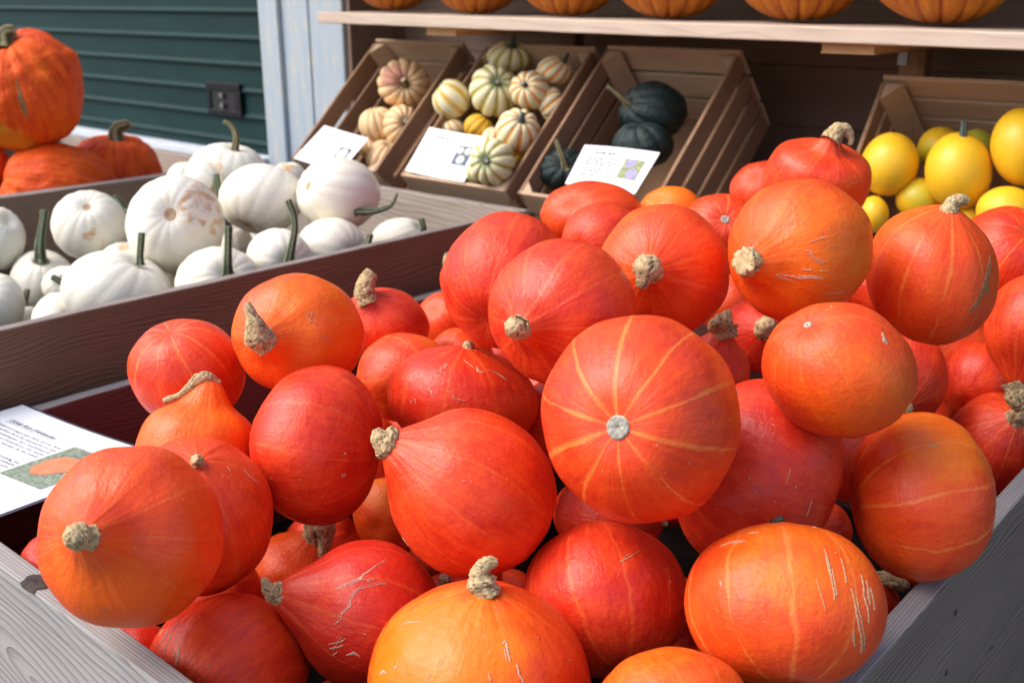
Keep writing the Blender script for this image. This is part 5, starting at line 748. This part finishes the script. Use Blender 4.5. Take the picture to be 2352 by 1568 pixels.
LABEL = {
'P1':'big orange squash at the lower left, leaning on the front board, blunt stem facing left',
'P2':'red squash right behind the big lower left one, its short stem nearly hidden',
'P3':'orange squash with a long curled dry stem trailing over its left shoulder',
'P4':'red squash at the back left of the heap, with no stem in sight',
'P5':'bright orange squash with a fat grey tapering stem pointing up left',
'P6':'small squash with an upright thick beige stem, beside the bin\'s left board',
'P7':'tall red squash with pale wrinkles and two grey spots, left of the middle',
'P8':'striped squash tucked behind the scarred oval one, mostly in shade',
'P9':'wide oval red squash with little corky scratches and a tiny stem on top',
'P10':'stemless red squash at the heap\'s left crest, behind the smooth one with small brown stem',
'P11':'smooth red squash with a small brown crumpled stem facing the viewer, centre of the heap',
'P12':'largest round squash in the centre, pale stripes radiating from a round grey scar',
'P13':'pointed onion-shaped squash in the middle with a beige torn stem at its left tip',
'P14':'deep red bottle-necked squash with long pale scratches, lying on its side',
'P15':'shaded squash deep in a gap, its ball-shaped stem with a hanging tail',
'P16':'red squash in the front left corner with corky scabs beside the grey board',
'P17':'orange and yellow squash at the bottom centre with an upright curved stem',
'P18':'red squash with a pimple and faint stripes, right of the upright curved stem',
'P19':'very large plain dark red squash behind the striped round one',
'P20':'orange striped squash at the lower right with dripping white scars',
'P21':'small squash squeezed against the right board, only its stem and shoulder showing',
'P22':'orange squash with stripes running sideways, resting against the right board',
'P23':'orange-red squash with a small star-like blossom end and one white oval spot',
'P24':'red squash half hidden behind the one with the white oval spot',
'P25':'ribbed orange squash with a bent pale stem on top and dark scar at right',
'P26':'glossy orange squash with a round blunt beige stem and pale scratches on its right',
'P27':'red squash with a twisted grey stem drooping over its face',
'P28':'topmost squash at the back of the heap, with a long neck and shredded stem',
'P29':'pinkish squash peeking out left of the topmost necked one',
'P30':'small squash at the back with a pale round blossom scar and fine stripes',
'P31':'small bright orange squash, lightest one on the back edge of the heap',
'P32':'red squash on the heap\'s back edge, just under the sign with the violet photo',
'P33':'pink-red squash between the back edge and the one with the drooping grey stem',
'P34':'red squash with pale curved stripes at the right edge, below the yellow squash',
'P35':'red squash at the right edge with its neck and stem pointing down',
'P36':'red squash at the right edge under the downward stem, touching the right board',
'P37':'dark shaded squash in the gap left of the one whose stem points down',
'P38':'necked squash behind the big striped one, pointed beige stem upward',
'P39':'shaded dark red squash in the gap below the glossy orange one, blunt stem visible',
'P40':'small orange squash wedged behind the pointed onion-shaped one',
'P41':'squash hidden at the left crest of the heap, only its blunt brown stem showing',
'P42':'small pinkish squash next to the bin\'s left board, behind the upright beige stem',
'P43':'sliver of an orange squash above the tiny stem of the oval one',
'P44':'sliver of a red squash left of the large striped round one',
'P45':'shaded red squash beneath the large striped round one',
'P46':'orange-red squash cut off by the bottom edge, right of the orange and yellow one',
'P47':'dark red squash in the shadow under the sign, left of the big lower left one',
'P48':'sliver of a red squash between the front board and the scabby one',
'P49':'squash under the onion-shaped one, just a bit of corky stem showing',
'P50':'sliver of a red squash at the bottom, between the scabby and the orange-yellow one',
'X1':'shaded red squash at the back, glimpsed above the pointed upward beige stem',
'X2':'shaded red squash at the back, glimpsed below the ribbed one with dark scar',
'W1':'creamy pumpkin at the left picture edge, upper of two there',
'W2':'white pumpkin with a tall pale-tipped stem near the bin\'s far board',
'W3':'white pumpkin with a shallow dimple on top, left of the tan-stained one',
'W4':'big white pumpkin facing the viewer with a large tan stain',
'W5':'hidden white pumpkin, only its leaning green stem shows above the tan-stained one\'s left side',
'W6':'pinkish white pumpkin at the left picture edge, nearest the dark bin board',
'W7':'widest white pumpkin at the front left, ribbed, with a thin dark stem',
'W8':'white pumpkin beside the near board with a short black cut stem',
'W9':'cream pumpkin near the left edge with a tiny dark stem',
'W10':'pumpkin with tan freckles peeking out under the tan-stained one',
'W11':'white pumpkin with a straight upright green stem at the near board',
'W12':'white pumpkin with the longest curved green stem',
'W13':'white pumpkin with a stubby stem bent right, resting on the near board',
'W14':'high round white pumpkin at the right with a thin curly stem from its side',
'W15':'white pumpkin with ribs and a brown spot at its lower end, behind the tan-stained one',
'W16':'hindmost white pumpkin with tan flecks and a tall hooked stem',
'W17':'small white pumpkin peeking out left of the hindmost one',
'W18':'small tan-flecked pumpkin below the blue post',
'W19':'flat white pumpkin at the right end, against the old plank',
'W20':'white pumpkin in the gap behind the straight upright stem',
'W21':'cream pumpkin in the gap under the tan-stained one',
'W22':'small pumpkin with a bent olive stem left of the widest one',
'W23':'hidden pumpkin with a dark stem rising right of the tan-stained one',
'G1':'tallest warty red pumpkin at the left edge with a yellow patch and grey split',
'G2':'flattened warty orange-red pumpkin in front of the tallest one',
'G3':'warty red pumpkin with a curved olive stem, next to the shutter sill',
'G4':'large red pumpkin cut by the left edge under the tallest one',
'S1':'orange pumpkin at the left end of the shelf',
'S2':'second orange pumpkin from the left end of the shelf',
'S3':'third orange pumpkin from the left on the shelf, above the striped pumpkins',
'S4':'fourth orange pumpkin from the left on the shelf, above the green squash',
'S5':'fifth orange pumpkin from the left on the shelf',
'S6':'largest orange pumpkin on the shelf, at the right above the yellow squash',
'A1':'upper tan ribbed pumpkin with pink blush, facing out of its crate',
'A2':'pale tan pumpkin at the left of its crate, above the sign',
'A3':'tan pumpkin with small dark stem against the crate\'s right side',
'A4':'lowest tan pumpkin, in the crate\'s bottom right corner',
'A5':'brownish tan pumpkin mostly hidden behind the small sign',
'B1':'topmost striped pumpkin with an upright dark stem',
'B2':'largest cream and green pumpkin with a dark green stem hollow',
'B3':'smooth cream pumpkin with broad yellow stripes at the crate\'s left side',
'B4':'white pumpkin with thin orange stripes, right of the largest green-striped one',
'B5':'orange-striped pumpkin in the upper right corner of its crate',
'B6':'orange-striped pumpkin with an upright grey-green stem, above the lowest one',
'B7':'lowest pale green striped pumpkin, overlapping the sign',
'B8':'small yellow pumpkin just above the sign',
'B9':'small white and orange pumpkin at the sign\'s upper edge',
'B10':'orange-striped pumpkin pressed against the right side of the crate',
'B11':'little pumpkin in the gap between the yellow one and the one with the upright stem',
'B12':'little pumpkin hidden under the one in the upper right corner',
'B13':'cream pumpkin sliver left of the lowest one, at the crate\'s front board',
'B14':'yellow-orange pumpkin hidden right of the lowest one',
'K1':'large dark green squash with a long thin pale stem',
'K2':'lumpy dark green squash behind the sign with the violet photo',
'K3':'dark green squash with an upright thick stem in the crate\'s lower left corner',
'Y1':'leftmost yellow squash, tilted oval',
'Y2':'yellow squash with an upright grey stem, in the middle of its crate',
'Y3':'greenish yellow squash behind the one with the grey stem',
'Y4':'high yellow oval squash with brown specks at the right picture edge',
'Y5':'greenish squash low between the tilted one and the one with the stem',
'Y6':'yellow squash low at the right, under the speckled one',
'Y7':'small yellow squash just right of the topmost necked red squash',
'Y8':'orange-tinged squash at the back of the yellow squash crate',
'Y9':'sliver of yellow squash by the bent pale stem of the ribbed orange squash',
}

for i, (key, (kind, loc, T, ax, S, ex)) in enumerate(FRUIT.items()):
    fruit(key, kind, loc, T, ax, S, ex, LABEL[key], i*7+3)
rn = random.Random(4)
for i, (kind, loc, r) in enumerate(FILL):
    e = Matrix.Rotation(rn.uniform(0, 6), 3, 'Z') @ Matrix.Rotation(rn.uniform(1.2, 3), 3, 'X')
    fruit('F%d' % i, kind, loc, [v*r for row in e for v in row], (0, 0, 1), None, dict(neck=.1, hue=.15), {'hok': 'red squash buried low in the foreground heap, almost hidden by those above', 'white': 'white pumpkin buried low in the middle bin, almost hidden by those above'}[kind], 900+i*5)

# ------------------------------------------------------------------ laminated signs
def sheet(name, label, C, sag, border=.0):
    """C = corners TL, TR, BR, BL"""
    C = [Vector(c) for c in C]; W = (C[1]-C[0]).length; H = (C[3]-C[0]).length
    def pt(u, v, lift=0):
        s, t = u/W, v/H
        p = C[0]*(1-s)*(1-t)+C[1]*s*(1-t)+C[2]*s*t+C[3]*(1-s)*t
        nrm = (C[1]-C[0]).cross(C[0]-C[3]).normalized()
        return p+nrm*(sag[0]*math.sin(math.pi*s)+sag[1]*math.sin(math.pi*t)*s+lift)
    root = empty(name, C[0], label, 'sign', 'laminated variety signs')
    def grid(nm, mat, u0, u1, v0, v1, lift, th, nu=18, nv=12, par=root):
        V = []; Fc = []
        for z in (lift, lift-th):
            for j in range(nv+1):
                for i in range(nu+1): V.append(pt(u0+(u1-u0)*i/nu, v0+(v1-v0)*j/nv, z)-C[0])
        k = (nu+1)*(nv+1)
        for j in range(nv):
            for i in range(nu): a = j*(nu+1)+i; Fc.append([a+nu+1, a+nu+2, a+1, a]); Fc.append([k+a, k+a+1, k+a+nu+2, k+a+nu+1])
        for i in range(nu): Fc.append([i, i+1, k+i+1, k+i]); a = nv*(nu+1)+i; Fc.append([a+1, a, k+a, k+a+1])
        for j in range(nv): a = j*(nu+1); Fc.append([a+nu+1, a, k+a, k+a+nu+1]); a += nu; Fc.append([a, a+nu+1, k+a+nu+1, k+a])
        return link(nm, fixn(mesh(nm, V, Fc)), mat, par)
    paper = grid('paper', M['paper'], 0, W, 0, H, 0, .0006)
    if border: grid('laminate_edge', M['laminate'], -border, W+border, -border, H+border, -.0009, .0006)
    def text(s, u, v, size, width=None, mat=M['ink'], nm='text_line', shear=0.):
        cu = bpy.data.curves.new('t', 'FONT'); cu.body = s; cu.size = size; cu.resolution_u = 2; cu.shear = shear; cu.offset = 0
        to = bpy.data.objects.new('t', cu); me = bpy.data.meshes.new_from_object(to); bpy.data.objects.remove(to)
        xs = [q.co.x for q in me.vertices]; wd_ = max(xs); k = (width/wd_) if width else 1
        for q in me.vertices: q.co = pt(u+q.co.x*k, v-q.co.y, .0005)-C[0]
        return link(nm, me, mat, root)
    def bars(rows, th, mat, seed, nm='text_block'):
        """rows of unreadable small print"""
        r = random.Random(seed); V = []; Fc = []
        for (u0, u1, v) in rows:
            u = u0
            while u < u1-.002:
                w = min(r.uniform(.004, .016), u1-u); b = len(V)
                for (a_, b_) in ((u, v), (u+w, v), (u+w, v+th), (u, v+th)): V.append(pt(a_, b_, .0005)-C[0])
                Fc.append([b+3, b+2, b+1, b]); u += w+.0025
        return link(nm, mesh(nm, V, Fc), mat, root)
    def shape(outline, u, v, su, sv, mat, nm, par=None, lift=.0009):
        V = [pt(u+a*su, v+b*sv, lift)-C[0] for a, b in outline]
        return link(nm, mesh(nm, V, [list(range(len(V)))[::-1]]), mat, root if par is None else par)
    return root, W, H, grid, text, bars, shape
circ = [(math.cos(a*math.pi/12), math.sin(a*math.pi/12)) for a in range(24)]
M['pic_hay'] = plain('printed_hay', (.24, .29, .21), .35, nz=.6, nscale=210)
M['pic_orange'] = plain('printed_orange', (.62, .24, .11), .35, nz=.15, nscale=60)
M['pic_blue'] = plain('printed_dark_blue', (.05, .08, .15), .35, nz=.4, nscale=90)
M['pic_pale'] = plain('printed_cream', (.60, .56, .48), .35, nz=.2, nscale=120)
M['pic_leaf'] = plain('printed_foliage', (.20, .24, .10), .35, nz=.7, nscale=160)
M['pic_violet'] = plain('printed_violet', (.27, .25, .50), .35, nz=.3, nscale=120)
M['red_ink'] = plain('red_ink', (.6, .15, .15), .4); M['blue_ink'] = plain('blue_ink', (.25, .35, .65), .4)
# big sign on the foreground bin
r0, W, H, grid, text, bars, shape = sheet('variety_sign', 'large laminated sign lying on the left rim of the foreground bin', [(-1.544, .630, EY-.594), (-1.205, .662, EY-.588), (-1.196, .405, EY-.588), (-1.535, .375, EY-.594)], (-.004, .0), .0055)
text('Uchiki Kuri (Hokkaido)', .044, .047, .0118, .118, shear=.2)
bars([(.043, .163, .0495)], .0006, M['ink'], 1, 'underline').data
TX = [('Dieser Kürbis wird wegen seiner Farbe auch als „Roter', .0), ('Zentner“ bezeichnet. Es ist der Speisekürbis mit dem', 1), ('höchsten Bekanntheitsgrad. Sein Geschmack ist', 2),
      ('nussig und erinnert an Esskastanien. Der Kürbis', 3), ('muss nicht geschält zu werden, da die Schale', 4), ('Das Fleisch ist feinkörnig, mehlig bis', 6.9), ('faserig und besonders enthält', 7.8), ('mehr Beta-Karotin als', 8.7)]
for s_, k in TX:
    wd_ = .190 if k < 6 else (.190 if k < 7 else .19)
    text(s_, .016, .0625+k*.0086, .0064, wd_)
pic = grid('picture', M['pic_hay'], .213, .312, .045, .152, .0006, .0002, 6, 6)
tear = [(-.98, -.1), (-.9, .35), (-.6, .62), (-.2, .72), (.2, .6), (.55, .3), (.85, -.15), (1.05, -.62), (.8, -.6), (.3, -.62), (-.2, -.72), (-.65, -.6), (-.9, -.4)]
shape([(a*.9, b) for a, b in tear], .262, .100, .040, .044, M['pic_orange'], 'printed_pumpkin', None, .0011)
# three small signs on the crates
defs = [([(-2.523, 2.047, -.37), (-2.302, 2.027, -.388), (-2.325, 1.935, -.478), (-2.555, 1.949, -.461)], 'small sign at the foot of the crate of tan pumpkins, beside the blue post', 5),
        ([(-2.098, 2.074, -.345), (-1.879, 2.065, -.353), (-1.854, 1.953, -.457), (-2.081, 1.96, -.451)], 'small sign in the crate of striped pumpkins, showing three pale pumpkins', 6),
        ([(-1.554, 2.072, -.347), (-1.335, 2.073, -.346), (-1.339, 1.981, -.431), (-1.544, 1.983, -.43)], 'small sign in the crate of dark green squash, with a green and violet photo', 7)]
for k, (C, lb, sd) in enumerate(defs):
    up_ = Vector((0, -.68, .733))*.006
    C = [Vector((c[0], c[1], c[2]+EY))+up_ for c in C]
    rr, W, H, grid, text, bars, shape = sheet('variety_sign', lb, C, (-.003 if k < 2 else .004, 0))
    bars([(.045, .095 if k < 2 else .11, H*.15)], .0065, M['ink'], sd, 'title_line')
    bars([(.035, .135, H*.30), (.03, .135, H*.37), (.03, .13, H*.44), (.028, .12, H*.54), (.026, .12, H*.61), (.024, .08, H*.70)], .0055, M['inkpale'], sd+20)
    bars([(.1, .13, H*.9)], .003, M['inkpale'], sd+30)
    p_ = grid('picture', (M['pic_blue'], M['pic_blue'], M['pic_leaf'])[k], .142, .198, H*(.38, .26, .24)[k], H*(.74, .68, .72)[k], .0006, .0002, 4, 4)
    cen = H*(.56, .47, .48)[k]
    for (du, dv, s_) in (((0, 0, .021),), ((-.015, -.016, .0125), (.014, -.016, .0125), (0, .014, .0145)), ((-.008, -.016, .013), (.010, .014, .015)))[k]:
        shape(circ, .170+du, cen+dv, s_, s_, M['pic_violet'] if k == 2 else M['pic_pale'], 'printed_fruit', None, .0011)
    if k < 2: shape(circ, .012, H*.93, .004, .004, M['blue_ink'], 'logo')
    if k == 1: shape(circ, .07, H*.90, .0045, .0045, M['red_ink'], 'logo')
